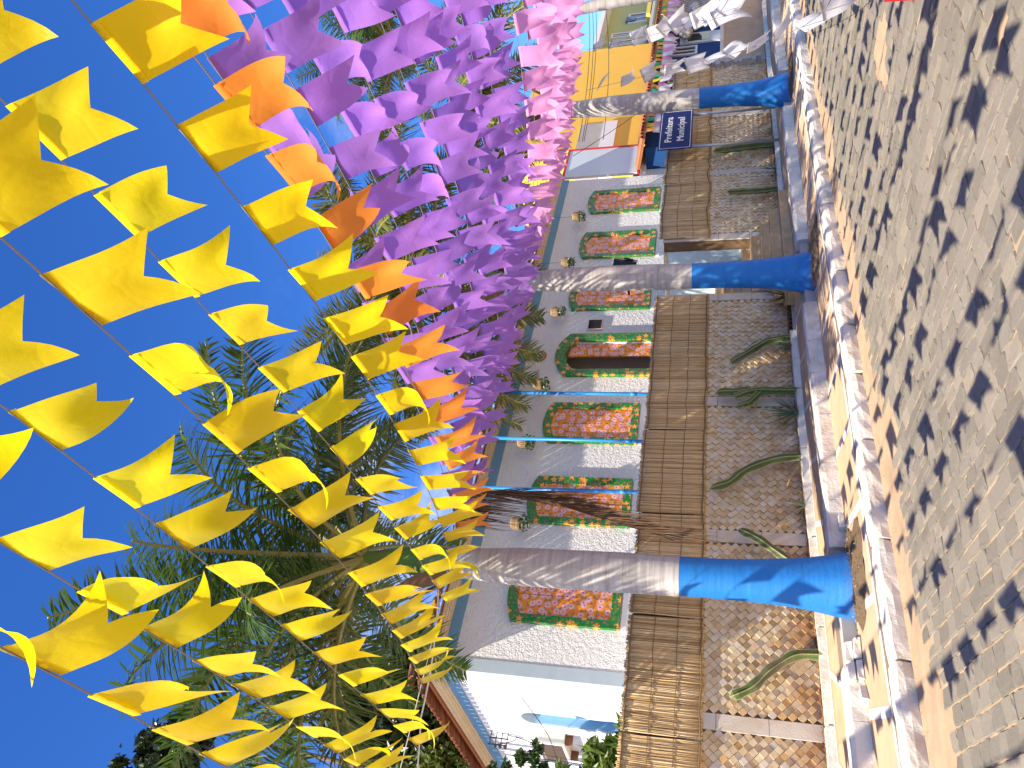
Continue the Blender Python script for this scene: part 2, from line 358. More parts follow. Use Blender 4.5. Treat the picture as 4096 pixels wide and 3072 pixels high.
# cobbles: courses run across the street, a little askew; every stone is a separate block
stones = []
ang = math.radians(-101.5)
cu = Vector((math.cos(ang), math.sin(ang), 0)); cv = Vector((-cu.y, cu.x, 0))   # along / across the course
def stone_mesh(i):
    r2 = random.Random(100+i); b = MB(); n = 12; vs = []
    for (ins, z) in ((0, -.05), (0, -.009), (.035, 0.0)):
        for q in range(n):
            a = 2*PI*(q+.5)/n; c, s = math.cos(a), math.sin(a)
            m = max(abs(c), abs(s)); x, y = c/m*.5, s/m*.5
            if abs(abs(x)-abs(y)) < .12: x *= .985; y *= .985
            if z == -.05: r2.seed(1000*i+q)
            vs.append((x*(1-2*ins*.9) + r2.uniform(-.016, .016), y*(1-2*ins) + r2.uniform(-.016, .016), z + (r2.uniform(-.004, .003) if z == 0 else 0)))
    fs = [(k*n+q, k*n+(q+1) % n, (k+1)*n+(q+1) % n, (k+1)*n+q) for k in range(2) for q in range(n)] + [tuple(2*n+q for q in range(n))]
    b.add(vs, fs); return b
SM = [stone_mesh(i) for i in range(10)]
SMe = [b.mesh('cobblestone', MAT['cobble']) for b in SM]
across = -24.0
while across < 26:
    wd = rnd.uniform(.115, .165); al = -8 + rnd.uniform(0, .2)
    while al < 16:
        ln = rnd.uniform(.17, .25)
        P = cu*(al+ln/2) + cv*(across+wd/2) + Vector((0, 6, 0))
        al += ln
        edge = 6.30 + .16*noise.noise(Vector((P.x*.6, 3.1, 0))) + .10*math.sin(P.x*2.1)
        if P.y > edge or P.y < -2.2 or P.x < -1.5 or P.x > 20 or (P.y < .28*P.x - 1.5): continue
        if noise.noise(Vector((P.x*.9, P.y*.9, 5))) > .62: continue
        dip = -.010*max(0, 1-abs(edge-P.y)/.35)
        stones.append((P, ln-rnd.uniform(.004, .009), wd-rnd.uniform(.009, .020), rnd.uniform(-.004, .004)+dip, rnd.uniform(-.05, .05)))
    across += wd
stones.sort(key=lambda s: (0 if inframe(s[0], -4) else 1, (s[0]-EYE).length))
rest = MB()
for i, (P, ln, wd, dz, tw) in enumerate(stones):
    R = Matrix.Rotation(ang+tw, 4, 'Z'); T = Matrix.Translation(P+Vector((0, 0, dz))) @ R @ Matrix.Diagonal((ln, wd, 1, 1)) @ Matrix.Rotation(rnd.choice((0, PI)), 4, 'Z')
    T = T @ Matrix.Rotation(rnd.uniform(-.02, .02), 4, 'X') 
    if i < 300: link('cobblestone', SMe[i % 10], road, None, T)
    else: rest.add([T @ Vector(v) for v in SM[i % 10].v], SM[i % 10].f)
rest.build('cobblestones_beyond', MAT['cobble'], road, kind='stuff')

# kerb: whitewashed blocks, uneven, broken beside the palms
kerb = struct('kerb', MB().box(-3, 60, 6.93, 7.08, -.02, .10), MAT['concrete'])
x = -2.0
while x < 32:
    L = rnd.uniform(.75, 1.35); d = rnd.uniform(-.02, .02); t = rnd.uniform(-.012, .012)
    b = MB(); n = max(3, int(L/.14)); prof = [(0, -.03), (-.012, .06), (-.005, .115), (.03, .148), (.14, .152), (.20, .145), (.23, .07)]
    vs = []
    for i in range(n+1):
        xx = x + .012 + (L-.024)*i/n; e = .012 if i in (0, n) else 0
        for (yy, zz) in prof:
            vs.append((xx + rnd.uniform(-.008, .008), 6.84 + d + yy + e*(1 if yy < .1 else -1) + rnd.uniform(-.009, .009), zz + t - e*.8*(zz > .1) + rnd.uniform(-.007, .007)*(zz > 0)))
    m = len(prof)
    fs = [(i*m+j, i*m+j+1, (i+1)*m+j+1, (i+1)*m+j) for i in range(n) for j in range(m-1)] + [tuple(range(m-1, -1, -1)), tuple(n*m+j for j in range(m))]
    b.add(vs, fs); o = b.build('kerbstone', MAT['kerb_white'], kerb); fixnormals(o.data)
    x += L

LOW, UPP = .15, .335
PALMX = [4.70, 10.25, 16.42, 23.9]
lp = MB(); xs = [-4] ; lp.box(-4, 60, 7.07, 8.26, -.02, LOW); struct('lower_pavement', lp, MAT['pave_tan'])
up = MB(); up.box(-4, 60, 8.50, 9.34, -.02, UPP); struct('upper_pavement', up, MAT['pave_tan'])
# painted white lattice lines on both pavements
def stripe(x0, y0, x1, y1, wd, z):
    d = Vector((x1-x0, y1-y0, 0)).normalized(); s = Vector((-d.y, d.x, 0))*wd/2
    a = Vector((x0, y0, z)); b = Vector((x1, y1, z)); return [a-s, b-s, b+s, a+s]
ln = MB()
ln.add(stripe(-4, 7.12, 40, 7.12, .085, LOW+.004), [(0,1,2,3)])
x = -3.2
while x < 38:
    ln.add(stripe(x-.36, 7.168, x+.0, 8.19, .10, LOW+.004), [(0,1,2,3)])
    x += 1.08
lines = ln.build('pavement_markings', MAT['pave_white'], None, False, 'structure')
ln2 = MB(); ln2.add(stripe(-4, 9.29, 40, 9.29, .07, UPP+.004), [(0,1,2,3)])
x = -3
while x < 38:
    ln2.add(stripe(x-.45, 8.51, x, 9.25, .075, UPP+.004), [(0,1,2,3)])
    x += 1.02
ln2.build('pavement_markings', MAT['pave_white'], None, False, 'structure')
# the step between the pavements, in whitewashed blocks; gone beside the palms
step = struct('pavement_step', MB().box(-4, 60, 8.30, 8.498, -.02, UPP-.04), MAT['concrete'])
x = -3.0
while x < 30:
    L = rnd.uniform(.55, .95)
    if min(abs(x+L/2-px) for px in PALMX) > .42+L/2:
        b = MB(); j = .010; n = 4
        vs = []
        prof = [(0, -.02), (.0, .10), (.006, .30), (.03, .338), (.16, .344), (.27, .339)]
        for i in range(n+1):
            for yy, zz in prof:
                vs.append((x+.004+(L-.008)*i/n, 8.225+yy+rnd.uniform(-j, j)*.8, zz+rnd.uniform(-j, j)*.5*(zz > 0)))
        m = len(prof); b.add(vs, [(i*m+q, i*m+q+1, (i+1)*m+q+1, (i+1)*m+q) for i in range(n) for q in range(m-1)] + [tuple(range(m-1, -1, -1)), tuple(n*m+q for q in range(m))])
        o = b.build('step_block', MAT['kerb_white'], step); fixnormals(o.data)
    x += L
# bricks laid bare where the step has broken away by the first palm
for i, (bx, by, bz, rz) in enumerate([(3.72, 8.19, .16, .1), (3.95, 8.17, .16, -.05), (3.70, 8.22, .235, .05), (3.93, 8.24, .235, .0), (5.52, 8.2, .16, .1), (3.45, 8.14, .155, .5)]):
    b = MB().box(-.105, .105, -.05, .05, 0, .066, 0, .011, .012)
    o = b.mesh('brick', MAT['kerb_white']); link('brick', o, step, None, Matrix.Translation((bx, by, bz)) @ Matrix.Rotation(rz, 4, 'Z'))
# mulch pits round the palms
for i, px in enumerate(PALMX):
    b = MB(); n = 40; vs = [(px, 7.98, LOW+.06)]
    for rr, zz in ((.30, .05), (.46, .03), (.60, .006)):
        for q in range(n):
            a = 2*PI*q/n; r2 = rr*(1+.30*noise.noise(Vector((math.cos(a)*1.5+px, math.sin(a)*1.5, 0)))+.16*noise.noise(Vector((math.cos(a)*6+px, math.sin(a)*6, 0))))
            sy = 1.05 if math.sin(a) < 0 else .5
            vs.append((px + .98*r2*math.cos(a), 7.98 + sy*r2*math.sin(a), LOW+zz+rnd.uniform(-.008, .008)*(rr < 1)))
    fs = [(0, 1+q, 1+(q+1) % n) for q in range(n)] + [(1+k*n+q, 1+(k+1)*n+q, 1+(k+1)*n+(q+1) % n, 1+k*n+(q+1) % n) for k in range(2) for q in range(n)]
    o = b.add(vs, fs).build('dirt', MAT['mulch'], None, True, 'structure')
# dry litter, husks and chips round the palms, in the gutter and in the bed
lt_ = MB(); r2 = random.Random(77)
def litter(x, y, z, sz, m):
    a = r2.uniform(0, 6.3); n_ = Vector((r2.uniform(-.5, .5), r2.uniform(-.5, .5), 1)).normalized(); u_ = Vector((math.cos(a), math.sin(a), 0)); u_ = (u_-n_*u_.dot(n_)).normalized(); v_ = n_.cross(u_)
    c_ = Vector((x, y, z)); lt_.add([c_-u_*sz, c_-v_*sz*.4+n_*sz*.2, c_+u_*sz, c_+v_*sz*.4+n_*sz*.2], [(0,1,2), (0,2,3)], m)
for px in PALMX:
    for q in range(420):
        a = r2.uniform(0, 6.3); rr = abs(r2.gauss(.35, .18)); litter(px+1.1*rr*math.cos(a), 7.95+(1.0 if math.sin(a) < 0 else .4)*rr*math.sin(a), LOW+.035+max(0, .04-.04*rr), r2.uniform(.008, .022), r2.choice((0, 0, 1)))
for q in range(1100):
    x = r2.uniform(1, 22); litter(x, 9.40+r2.uniform(0, .14), .445, r2.uniform(.01, .03), r2.choice((0, 0, 1, 2)))
for q in range(500):
    x = r2.uniform(1.5, 16); litter(x, r2.choice((6.83-abs(r2.gauss(0, .12)), 7.12+abs(r2.gauss(0, .1)))), .004 if r2.random() < .01 else -.002, r2.uniform(.006, .016), r2.choice((0, 1)))
lt_.build('leaf_litter', [MAT['dry_leaf'], MAT['palm_dead'], MAT['soil_red']], None, False, 'stuff')
# planter bed
bed = MB(); n = 150
vs = []; 
for i in range(n+1):
    for yy in (9.44, 9.50, 9.56):
        vs.append((-1+22*i/n, yy, .425+rnd.uniform(-.02, .025)))
bed.add(vs, [(i*3+j, (i+1)*3+j, (i+1)*3+j+1, i*3+j+1) for i in range(n) for j in range(2)])
struct('planter_soil', bed, MAT['soil_red'])
pk = struct('planter_kerb', MB().box(-4, 60, 9.37, 9.44, -.02, .38), MAT['concrete'])
x = -2.0
while x < 24:
    L = rnd.uniform(1.0, 1.6)
    if not (10.7 < x+L/2 < 13.2):
        MB().box(x+.006, x+L-.006, 9.325+rnd.uniform(-.008, .008), 9.455, UPP-.02, .432+rnd.uniform(-.008, .008), 0, .006, .012).build('kerbstone', MAT['kerb_white'], pk)
    x += L

# ------------------------------------------------------------------ garden walls of split stone
WY = 9.60
GX0, GX1 = 11.42, 13.08                                  # the gate opening
def tile_mesh(i):
    r2 = random.Random(i+40); b = MB(); h = .038
    d = [(-h*1.41, 0), (0, -h*1.41), (h*1.41, 0), (0, h*1.41)]
    t = [(x+r2.uniform(-.002, .002), z+r2.uniform(-.002, .002)) for x, z in d]
    vs = [(x, 0.03, z) for x, z in t] + [(x*.985, -r2.uniform(0, .0035), z*.985) for x, z in t]
    return b.add(vs, [(4,5,6,7), (0,1,5,4), (1,2,6,5), (2,3,7,6), (3,0,4,7)])
TM = [tile_mesh(i) for i in range(8)]; TMe = [b.mesh('tile', MAT['wall_tile']) for b in TM]
def garden_wall(x0, x1, pil, label):
    t = thing('garden_wall', label, 'wall', ((x0+x1)/2, WY, 0))
    MB().box(x0, x1, WY, WY+.22, 0, 2.70).build('wall_core', MAT['wall_core'], t)
    s = .038*2*.707*2+.004
    tl = []
    nx = int((x1-x0)/(s/2)); nz = int(2.30/(s/2))
    for j in range(nz):
        for i in range(nx):
            if (i+j) % 2: continue
            X = x0+.05+i*s/2; Z = .42+j*s/2
            if Z > 1.95 or any(abs(X-p) < .12 for p in pil): continue
            tl.append((X, Z, j))
    tl.sort(key=lambda q: (0 if inframe((q[0], WY, q[1]), -2) else 1, (Vector((q[0], WY, q[1]))-EYE).length))
    rest = MB()
    for n, (X, Z, j) in enumerate(tl):
        pr = (rnd.choice((.015, .019, .023)) if (j % 2 == 0) != (rnd.random() < .14) else rnd.choice((0, .002, .004))) + rnd.uniform(0, .003)
        T = Matrix.Translation((X-t.location.x, -.006-pr, Z)) @ Matrix.Rotation(rnd.uniform(-.014, .014), 4, 'Y') @ Matrix.Rotation(rnd.uniform(-.02, .02), 4, 'X')
        if n < 300: link('tile', TMe[n % 8], t, None, T)
        else: rest.add([T @ Vector(v) + t.location for v in TM[n % 8].v], TM[n % 8].f)
    rest.build('tiles_beyond', MAT['wall_tile'], t, kind='stuff')
    for p in pil:
        z = .40
        for hgt in (.62, .60, .60, .5):
            MB().box(p-.095, p+.095, WY-.028, WY+.02, z+.003, z+hgt-.003, 0, .001).build('pilaster_stone', MAT['stone_block'], t); z += hgt
    return t
garden_wall(-.8, GX0, [1.0, 3.56, 6.14, 8.70, GX0-.10], 'garden wall of diamond stone tiles below the stair opening, from the bottom edge of the picture')
garden_wall(GX1, 20.9, [GX1+.12, 15.6, 18.2], 'garden wall of diamond stone tiles between the stair opening and the plain tan wall')

def reed_mat(x0, x1, zt, zb, label, wavy=.0, sag=0.0):
    t = thing('reed_mat', label, 'reed mat', ((x0+x1)/2, WY-.06, zb), 'reed mats hung on the garden wall')
    b = MB(); x = x0; k = 0; seed = x0*3
    wob = lambda X, a=1.0: a*wavy*noise.noise(Vector((X*2.6, seed, 0))) + sag*math.sin(PI*(X-x0)/(x1-x0))
    out = lambda X, u: .045 + .03*wavy*20*abs(noise.noise(Vector((X*3, seed, u*1.2)))) + .012*noise.noise(Vector((X*9, seed, u*2)))
    while x < x1-.008:
        r = rnd.uniform(.0055, .0105); X = x + r
        top = zt + wob(X, .6) + rnd.uniform(-.01, .022); bot = zb + wob(X) + rnd.uniform(-.012, .010)
        pts = []
        for i in range(5):
            u = i/4; z = top+(bot-top)*u
            pts.append((X+rnd.uniform(-.004, .004), WY-out(X, u)-r*.5+rnd.uniform(-.004, .004), z))
        b.tube(pts, [r*rnd.uniform(.85, 1.1) for _ in pts], 5)
        x += r*1.75
    b.build('reeds', MAT['reed'], t, True, 'stuff')
    for u in (.04, .35, .66, .97):
        b = MB(); pts = []
        n = 26
        for i in range(n+1):
            X = x0+(x1-x0)*i/n; top = zt+wob(X, .6); bot = zb+wob(X)
            pts.append((X, WY-out(X, u)-.019+.004*math.sin(i*2.1), top+(bot-top)*u+rnd.uniform(-.006, .006)))
        b.tube(pts, .0045 if .1 < u < .9 else .010, 5); b.build('stitching', MAT['reed_cord'], t, True)
    return t
joins = [-.1, 1.76, 3.31, 4.84, 6.45, 8.05, 9.70, 11.36]
where = ['just past the bottom edge of the picture', 'lowest in the picture', 'below the nearest palm, second from the bottom edge', 'behind the nearest palm trunk', 'just above the nearest palm with a dead frond before it', 'below the three blue poles, shaded by fronds', 'under the wall window beside the open door', 'ending at the stair opening behind the second palm']
for i in range(7):
    dz = rnd.uniform(-.02, .02)
    reed_mat(joins[i]+.01, joins[i+1]-.01, 2.755+dz, 1.785+dz*.6, 'brown reed mat hung over the tiled wall, ' + ['lowest in the picture', 'below the bright end wall', 'beside the nearest palm on its lower side', 'right behind the nearest palm trunk', 'under the window with the blue pole', 'under the middle blue poles', 'ending at the stairs behind the second palm'][i], .018)
j2 = [13.14, 15.2, 16.9, 18.7, 20.8]
for i in range(4):
    reed_mat(j2[i]+.01, j2[i+1]-.01, 2.80, 1.80, 'reed mat with wavy bottom edge, ' + ['first above the stair opening', 'behind the town hall sign posts', 'behind the third palm trunk', 'last before the plain tan wall'][i], .06)

# stairs through the opening
st = thing('stone_stairs', 'yellow stone steps rising through the gap in the garden wall behind the second palm', 'stairs', (12.2, 9.0, UPP))
for i, (x0, x1, y0, y1, z0, z1) in enumerate([(10.75, 13.55, 8.80, 9.32, UPP, .50), (10.85, 13.25, 9.02, 9.36, .50, .67), (GX0+.0, GX1, 9.24, 9.56, .67, .84), (GX0+.02, GX1-.02, 9.50, 9.86, .84, 1.01)] + [(GX0+.02, GX1-.02, 9.84+.3*q, 10.16+.3*q, 1.01+.17*q, 1.18+.17*q) for q in range(6)]):
    b = MB().box(x0, x1, y0, y1, z0-.15, z1-.035).box(x0-.015, x1+.015, y0-.02, y1, z1-.032, z1); b.build('step', MAT['step_stone'], st)
sw = thing('stair_wall', 'pale blue wall along the stairs behind the second palm', 'wall', (13.2, 10.8, 0))
MB().box(GX1+.0, GX1+.2, WY+.23, 11.9, 0, 2.65).box(GX1-.0, GX1+.0, 0, 0, 0, 0).build('wall_panel', MAT['sky_blue'], sw)
MB().box(GX1-.03, GX1+.23, WY+.225, 11.9, 2.653, 2.72).build('coping', MAT['cream'], sw)
sw = thing('stair_wall', 'low white stucco wall on the lower side of the stairs', 'wall', (11.3, 10.8, 0))
MB().box(GX0-.2, GX0, WY+.225, 11.9, 0, 2.3).build('wall_panel', MAT['stucco'], sw)

struct('terrace', MB().box(-4, GX0-.21, 9.83, 11.99, 0, 2.0).box(GX1+.21, 19.7, 9.83, 11.99, 0, 2.0).box(GX0-.2, GX1+.2, 11.62, 11.99, 0, 1.995), MAT['white_wall'])
# ------------------------------------------------------------------ the town hall
FY, BX0, BX1 = 12.0, 4.83, 19.65
hall = thing('town_hall', 'long white town hall with stucco front, blue band and flower cloth round its windows', 'building', (12.2, 12, 0))
DX0, DX1, DZ = 11.78, 12.72, 5.02
b = MB(); d = .25
b.box(BX0+.22, DX0, FY, FY+d, 0, 5.9).box(DX1, BX1, FY, FY+d, 0, 5.9).box(DX0, DX1, FY, FY+d, DZ+.0, 5.9).box(DX0, DX1, FY, FY+d, 0, 2.0)
b.build('front_wall', MAT['stucco'], hall)
MB().box(BX0, BX0+.22, FY-.012, FY+.24, 0, 5.9).build('corner_pilaster', MAT['pale_blue'], hall)
# far end and back
MB().box(BX1-.22, BX1+.012, FY+.251, 24, 0, 5.9).build('far_end_wall', MAT['white_wall'], hall)
b = MB(); NY0, NY1, NZ = 13.52, 14.02, 4.78           # arched niche in the near end wall
b.box(BX0, BX0+.2, FY+.241, NY0, 0, 5.9).box(BX0, BX0+.2, NY1, 24, 0, 5.9)
na = 12; arc = [((NY0+NY1)/2-math.cos(PI*i/na)*.25, NZ+.25*math.sin(PI*i/na)) for i in range(na+1)]
poly = [(BX0, NY0, 5.9)] + [(BX0, y, z) for y, z in arc] + [(BX0, NY1, 5.9)]
vs = []; fs = []
for i in range(na):
    (ya, za), (yb, zb) = arc[i], arc[i+1]
    o = len(vs); vs += [(BX0, ya, za), (BX0, yb, zb), (BX0, yb, 5.9), (BX0, ya, 5.9), (BX0+.2, ya, za), (BX0+.2, yb, zb)]
    fs += [(o+3, o+2, o+1, o), (o, o+1, o+5, o+4)]
b.add(vs, fs); b.build('end_wall', MAT['white_wall'], hall)
nw = MB(); nw.box(BX0+.16, BX0+.2, NY0+.002, NY1-.002, 2.0, NZ); nw.prism([(BX0+.16, y, z) for y, z in arc], (.04, 0, 0)); nw.box(BX0+.01, BX0+.16, NY0+.001, NY0+.008, 2, NZ).box(BX0+.01, BX0+.16, NY1-.008, NY1-.001, 2, NZ)
nw.build('niche', MAT['niche_blue'], hall)
ar = MB(); pts = [(BX0-.012, y, z) for y, z in [((NY0+NY1)/2-math.cos(PI*i/na)*.36, NZ+.36*math.sin(PI*i/na)) for i in range(na+1)]]
inn = [(BX0-.012, y, z) for y, z in arc]
for i in range(na):
    ar.prism([pts[i], pts[i+1], inn[i+1], inn[i]], (.014, 0, 0))
ar.box(BX0-.012, BX0+.002, NY0-.11, NY0, 2, NZ).box(BX0-.012, BX0+.002, NY1, NY1+.11, 2, NZ); ar.build('niche_surround', MAT['sky_blue'], hall)
# band, cornice, eaves, roof
MB().box(BX0-.015, BX1+.015, FY-.03, FY+.2, 5.902, 6.10).box(BX0-.03, BX0+.2, FY+.201, 24, 5.902, 6.10).build('blue_band', MAT['blue_band'], hall)
b = MB()
for e, z0, z1 in ((.05, 6.102, 6.14), (.09, 6.142, 6.17), (.15, 6.172, 6.21), (.19, 6.212, 6.245)):
    b.box(BX0-e, BX1+e, FY-e, FY+.2, z0, z1).box(BX0-e, BX0+.2, FY+.201, 24, z0, z1)
b.build('cornice', MAT['cream'], hall)
EZ = 6.26; e = .26; RY = 18.0; RZ = EZ+(RY-FY+e)*.36
rf = MB()
A = (BX0-e, FY-e, EZ); B_ = (BX1+e, FY-e, EZ); C_ = (BX1+e, 24+e, EZ); D_ = (BX0-e, 24+e, EZ); R1 = (BX0+5.9, RY, RZ); R2 = (BX1-5.9, RY, RZ)
rf.add([A, B_, C_, D_, R1, R2], [(0,1,5,4), (1,2,5), (2,3,4,5), (3,0,4), (3,2,1,0)])
roof = rf.build('roof', MAT['tile_roof'], hall)
bt = MB(); n = 8; vs = []
for i in range(3):
    for h_ in range(n+1):
        a = PI*h_/n; r_ = .088-.008*i; vs.append((r_*math.cos(a), i*.22-.18, r_*math.sin(a)*.85+i*.22*.36-.0))
fs = [(i*(n+1)+h_, i*(n+1)+h_+1, (i+1)*(n+1)+h_+1, (i+1)*(n+1)+h_) for i in range(2) for h_ in range(n)]
vs2 = [(x*.86, y+.001, z*.86-.003) for x, y, z in vs]; off = len(vs)
fs += [tuple(off+j for j in reversed(f)) for f in fs] + [(h_, h_+1, off+h_+1, off+h_) for h_ in range(n)]
bt.add(vs+vs2, fs); tme = bt.mesh('roof_tile', MAT['tile_roof'], True)
x = BX0-e+.1; sc = Vector((0, 0, 0))
while x < BX1+e:
    link('roof_tile', tme, roof, None, Matrix.Translation(Vector((x, FY-e-.02, EZ+rnd.uniform(0, .012))) ) @ Matrix.Rotation(rnd.uniform(-.05, .05), 4, 'Z')); x += .192
y = FY-e+.2
while y < 20:
    link('roof_tile', tme, roof, None, Matrix.Translation(Vector((BX0-e-.02, y, EZ+rnd.uniform(0, .012)))) @ Matrix.Rotation(-PI/2+rnd.uniform(-.05, .05), 4, 'Z')); y += .192
link('roof_tile', tme, roof, None, Matrix.Translation(Vector((BX0-e-.05, FY-e-.05, EZ+.03))) @ Matrix.Rotation(-PI/4, 4, 'Z') @ Matrix.Diagonal((1.5, 1.4, 1.5, 1)))

# windows: shutters and surrounds dressed in flowered cloth
def ring(b, xc, hw, z0, zs, rise, wd, y0, y1, arch=True, bottom=True, m=0):
    """frame with a flat segmental head; outer half width hw"""
    n = 10
    def head(h, zz, rs): return [(xc-h+2*h*i/n, zz+rs*(1-((2*i/n)-1)**2)) for i in range(n+1)]
    o = [(xc-hw, z0)] + head(hw, zs, rise) + [(xc+hw, z0)]
    ii = [(xc-hw+wd, z0+(wd if bottom else 0))] + head(hw-wd, zs-wd, rise*.85) + [(xc+hw-wd, z0+(wd if bottom else 0))]
    for q in range(len(o)-1):
        w1 = rnd.uniform(-.008, .008)
        b.prism([(o[q][0], y0+w1, o[q][1]), (o[q+1][0], y0+w1, o[q+1][1]), (ii[q+1][0], y0+.012, ii[q+1][1]), (ii[q][0], y0+.012, ii[q][1])], (0, y1-y0, 0), m)
    if bottom: b.prism([(o[-1][0], y0, o[-1][1]), (o[0][0], y0, o[0][1]), (ii[0][0], y0+.01, ii[0][1]), (ii[-1][0], y0+.01, ii[-1][1])], (0, y1-y0, 0), m)
for i, xc in enumerate([6.29, 8.28, 10.24, 14.34, 16.37, 18.38]):
    wn = MB().box(xc-.55, xc+.55, FY-.03, FY-.004, 3.08, 3.17).build('window', MAT['white_wall'], hall)
    b = MB(); ring(b, xc, .54, 3.20, 5.05, .13, .15, FY-.075, FY-.003); fixme = b.build('cloth_border', MAT['floral_green'], wn); fixnormals(fixme.data)
    for s in (-1, 1):
        b = MB(); n = 6
        xs = [xc + s*.006 + s*.384*q/n for q in range(n+1)]
        top = lambda X: 4.905+.11*(1-((X-xc)/.40)**2)
        pl = [(X, FY-.02, 3.345) for X in xs] + [(X, FY-.02, top(X)) for X in reversed(xs)]
        o = b.prism(pl, (0, .014, 0)).build('shutter', MAT['floral_orange'], wn); fixnormals(o.data)
dr = MB(); ring(dr, 12.25, .66, 2.0, 4.95, .27, .19, FY-.09, FY-.003, bottom=False)
door = dr.build('door_surround', MAT['floral_green'], hall); fixnormals(door.data)
b = MB()                                                   # corner fillers above the arched doorway
MB().box(DX1-.40, DX1-.02, FY+.06, FY+.10, 2.02, 4.95).build('door_leaf', MAT['floral_orange'], door)
b = MB().box(DX0-.6, DX1+1.0, FY+1.0, FY+1.1, 1.9, 5.6).box(DX0-.6, DX0-.5, FY+.26, FY+1.0, 1.9, 5.6).box(DX1+.9, DX1+1, FY+.26, FY+1.0, 1.9, 5.6).box(DX0-.6, DX1+1, FY+.26, FY+1.1, 1.85, 1.99).box(DX0-.6, DX1+1, FY+.26, FY+1.1, 5.6, 5.7)
b.build('hallway', MAT['brown_in'], hall)
pn = MB(); ah = 10
pn.add([(12.0, FY+.9, 4.55), (12.2, FY+.9, 4.55), (12.2, FY+.9, 4.22), (12.1, FY+.9, 4.30), (12.0, FY+.9, 4.22), (12.0, FY+.903, 4.55), (12.2, FY+.903, 4.55), (12.2, FY+.903, 4.22), (12.1, FY+.903, 4.30), (12.0, FY+.903, 4.22)], [(4,3,2,1,0), (5,6,7,8,9), (0,1,6,5)])
tag(pn.build('paper_pennant', MAT['navy_wall']), 'dark blue paper pennant hanging inside the open doorway', 'pennant')

# hanging baskets under the eaves, a plaque, boxes
def leafcard(b, p, nrm, size, r2, up=None, asp=1.6):
    nrm = nrm.normalized(); a = nrm.cross(Vector((r2.uniform(-1, 1), r2.uniform(-1, 1), r2.uniform(-1, 1))))
    if a.length < 1e-3: a = Vector((1, 0, 0))
    a.normalize(); c = nrm.cross(a); a = a*size*asp*.5; c = c*size*.5
    b.add([p-a, p-c*.8+nrm*size*.12, p+a, p+c*.8+nrm*size*.12], [(0,1,2), (0,2,3)])
def basket(x, z, label):
    t = thing('hanging_basket', label, 'basket lamp', (x, FY-.30, z), 'cane baskets with ivy hung along the eaves')
    b = MB(); prof = [(.02, .13), (.07, .12), (.105, .075), (.122, .015), (.118, -.04), (.112, -.055)]
    for a in range(18):
        c = 2*PI*a/18; b.tube([(x+r*math.cos(c), FY-.30+r*math.sin(c), z+zz) for r, zz in prof], .008, 4)
    for r, zz in [(.04, .127), (.07, .117), (.09, .097), (.105, .075), (.115, .05), (.121, .028), (.122, .004), (.121, -.02), (.115, -.045)]:
        b.tube([(x+(r+.004)*math.cos(2*PI*a/20), FY-.30+(r+.004)*math.sin(2*PI*a/20), z+zz) for a in range(21)], .0075, 4)
    b.build('cane_shade', MAT['basket'], t, True)
    MB().tube([(x, FY-.30, z+.12), (x, FY-.30, 6.19)], .004, 5).build('cord', MAT['cable'], t)
    b = MB(); r2 = random.Random(int(x*10))
    for q in range(85):
        a = r2.uniform(0, 2*PI); rr = r2.uniform(.03, .16); p = Vector((x+rr*math.cos(a), FY-.30+rr*math.sin(a), z-.05-r2.uniform(0, .15)*(1.2-rr)))
        leafcard(b, p, Vector((r2.uniform(-1, 1), r2.uniform(-1.2, .2), r2.uniform(-.3, 1))), r2.uniform(.04, .07), r2, None, 1.2)
    b.build('ivy', MAT['ivy'], t)
for x, z, l in [(7.55, 5.20, 'cane basket with ivy just above the nearest palm trunk'), (9.47, 5.42, 'cane basket with ivy between two blue poles'), (11.1, 5.36, 'cane basket with ivy below the gilt plaque'), (13.45, 5.34, 'cane basket with ivy half behind palm fronds above the dark wall box'), (15.35, 5.35, 'cane basket with ivy beside the second palm trunk'), (17.35, 5.33, 'cane basket with ivy nearest the far end of the town hall')]:
    basket(x, z, l)
t = thing('wall_plaque', 'round gilt coat of arms above the open door', 'plaque', (12.25, FY-.03, 5.62))
b = MB(); b.lathe((0,0,0), [(.0, .02), (.04, .03), (.08, .02), (.10, .04), (.135, .03), (.15, .0)], 24); b.v = [(12.25+x, FY-.004-z, 5.60+y) for x, y, z in b.v]; b.build('shield', MAT['gold'], t, True)
b = MB()
for q in range(16):
    a = 2*PI*q/16; p = Vector((12.25+.145*math.cos(a), FY-.03, 5.60+.145*math.sin(a))); b.bar(p, p+Vector((math.cos(a)*.03, 0, math.sin(a)*.03)), .035, .02, up=Vector((0,1,0)))
b.build('wreath', MAT['gold'], t)
b = MB(); b.lathe((0,0,0), [(.0, .01), (.055, .008), (.055, .0)], 16); b.v = [(12.25+x, FY-.052-z, 5.60+y) for x, y, z in b.v]; b.build('boss', MAT['panel'], t)
t = thing('wall_box', 'square black panel on the white wall between the open door and a window', 'wall panel', (13.25, FY-.03, 4.45))
MB().box(13.10, 13.45, FY-.045, FY-.002, 4.24, 4.60).build('panel', MAT['brown_in'], t); MB().box(13.13, 13.42, FY-.055, FY-.046, 4.27, 4.57).build('face', MAT['rubber'], t)
t = thing('speaker', 'black loudspeaker fixed beside the second palm in front of the hall', 'speaker', (14.3, 11.3, 3.2))
b = MB(); b.box(-.16, .16, -.14, .14, -.26, .26, 0, 0, .03); Rm = Matrix.Translation((14.25, 11.0, 3.72)) @ Matrix.Rotation(.5, 4, 'Z') @ Matrix.Rotation(.25, 4, 'X'); b.v = [tuple(Rm @ Vector(v)) for v in b.v]; b.build('cabinet', MAT['black'], t)
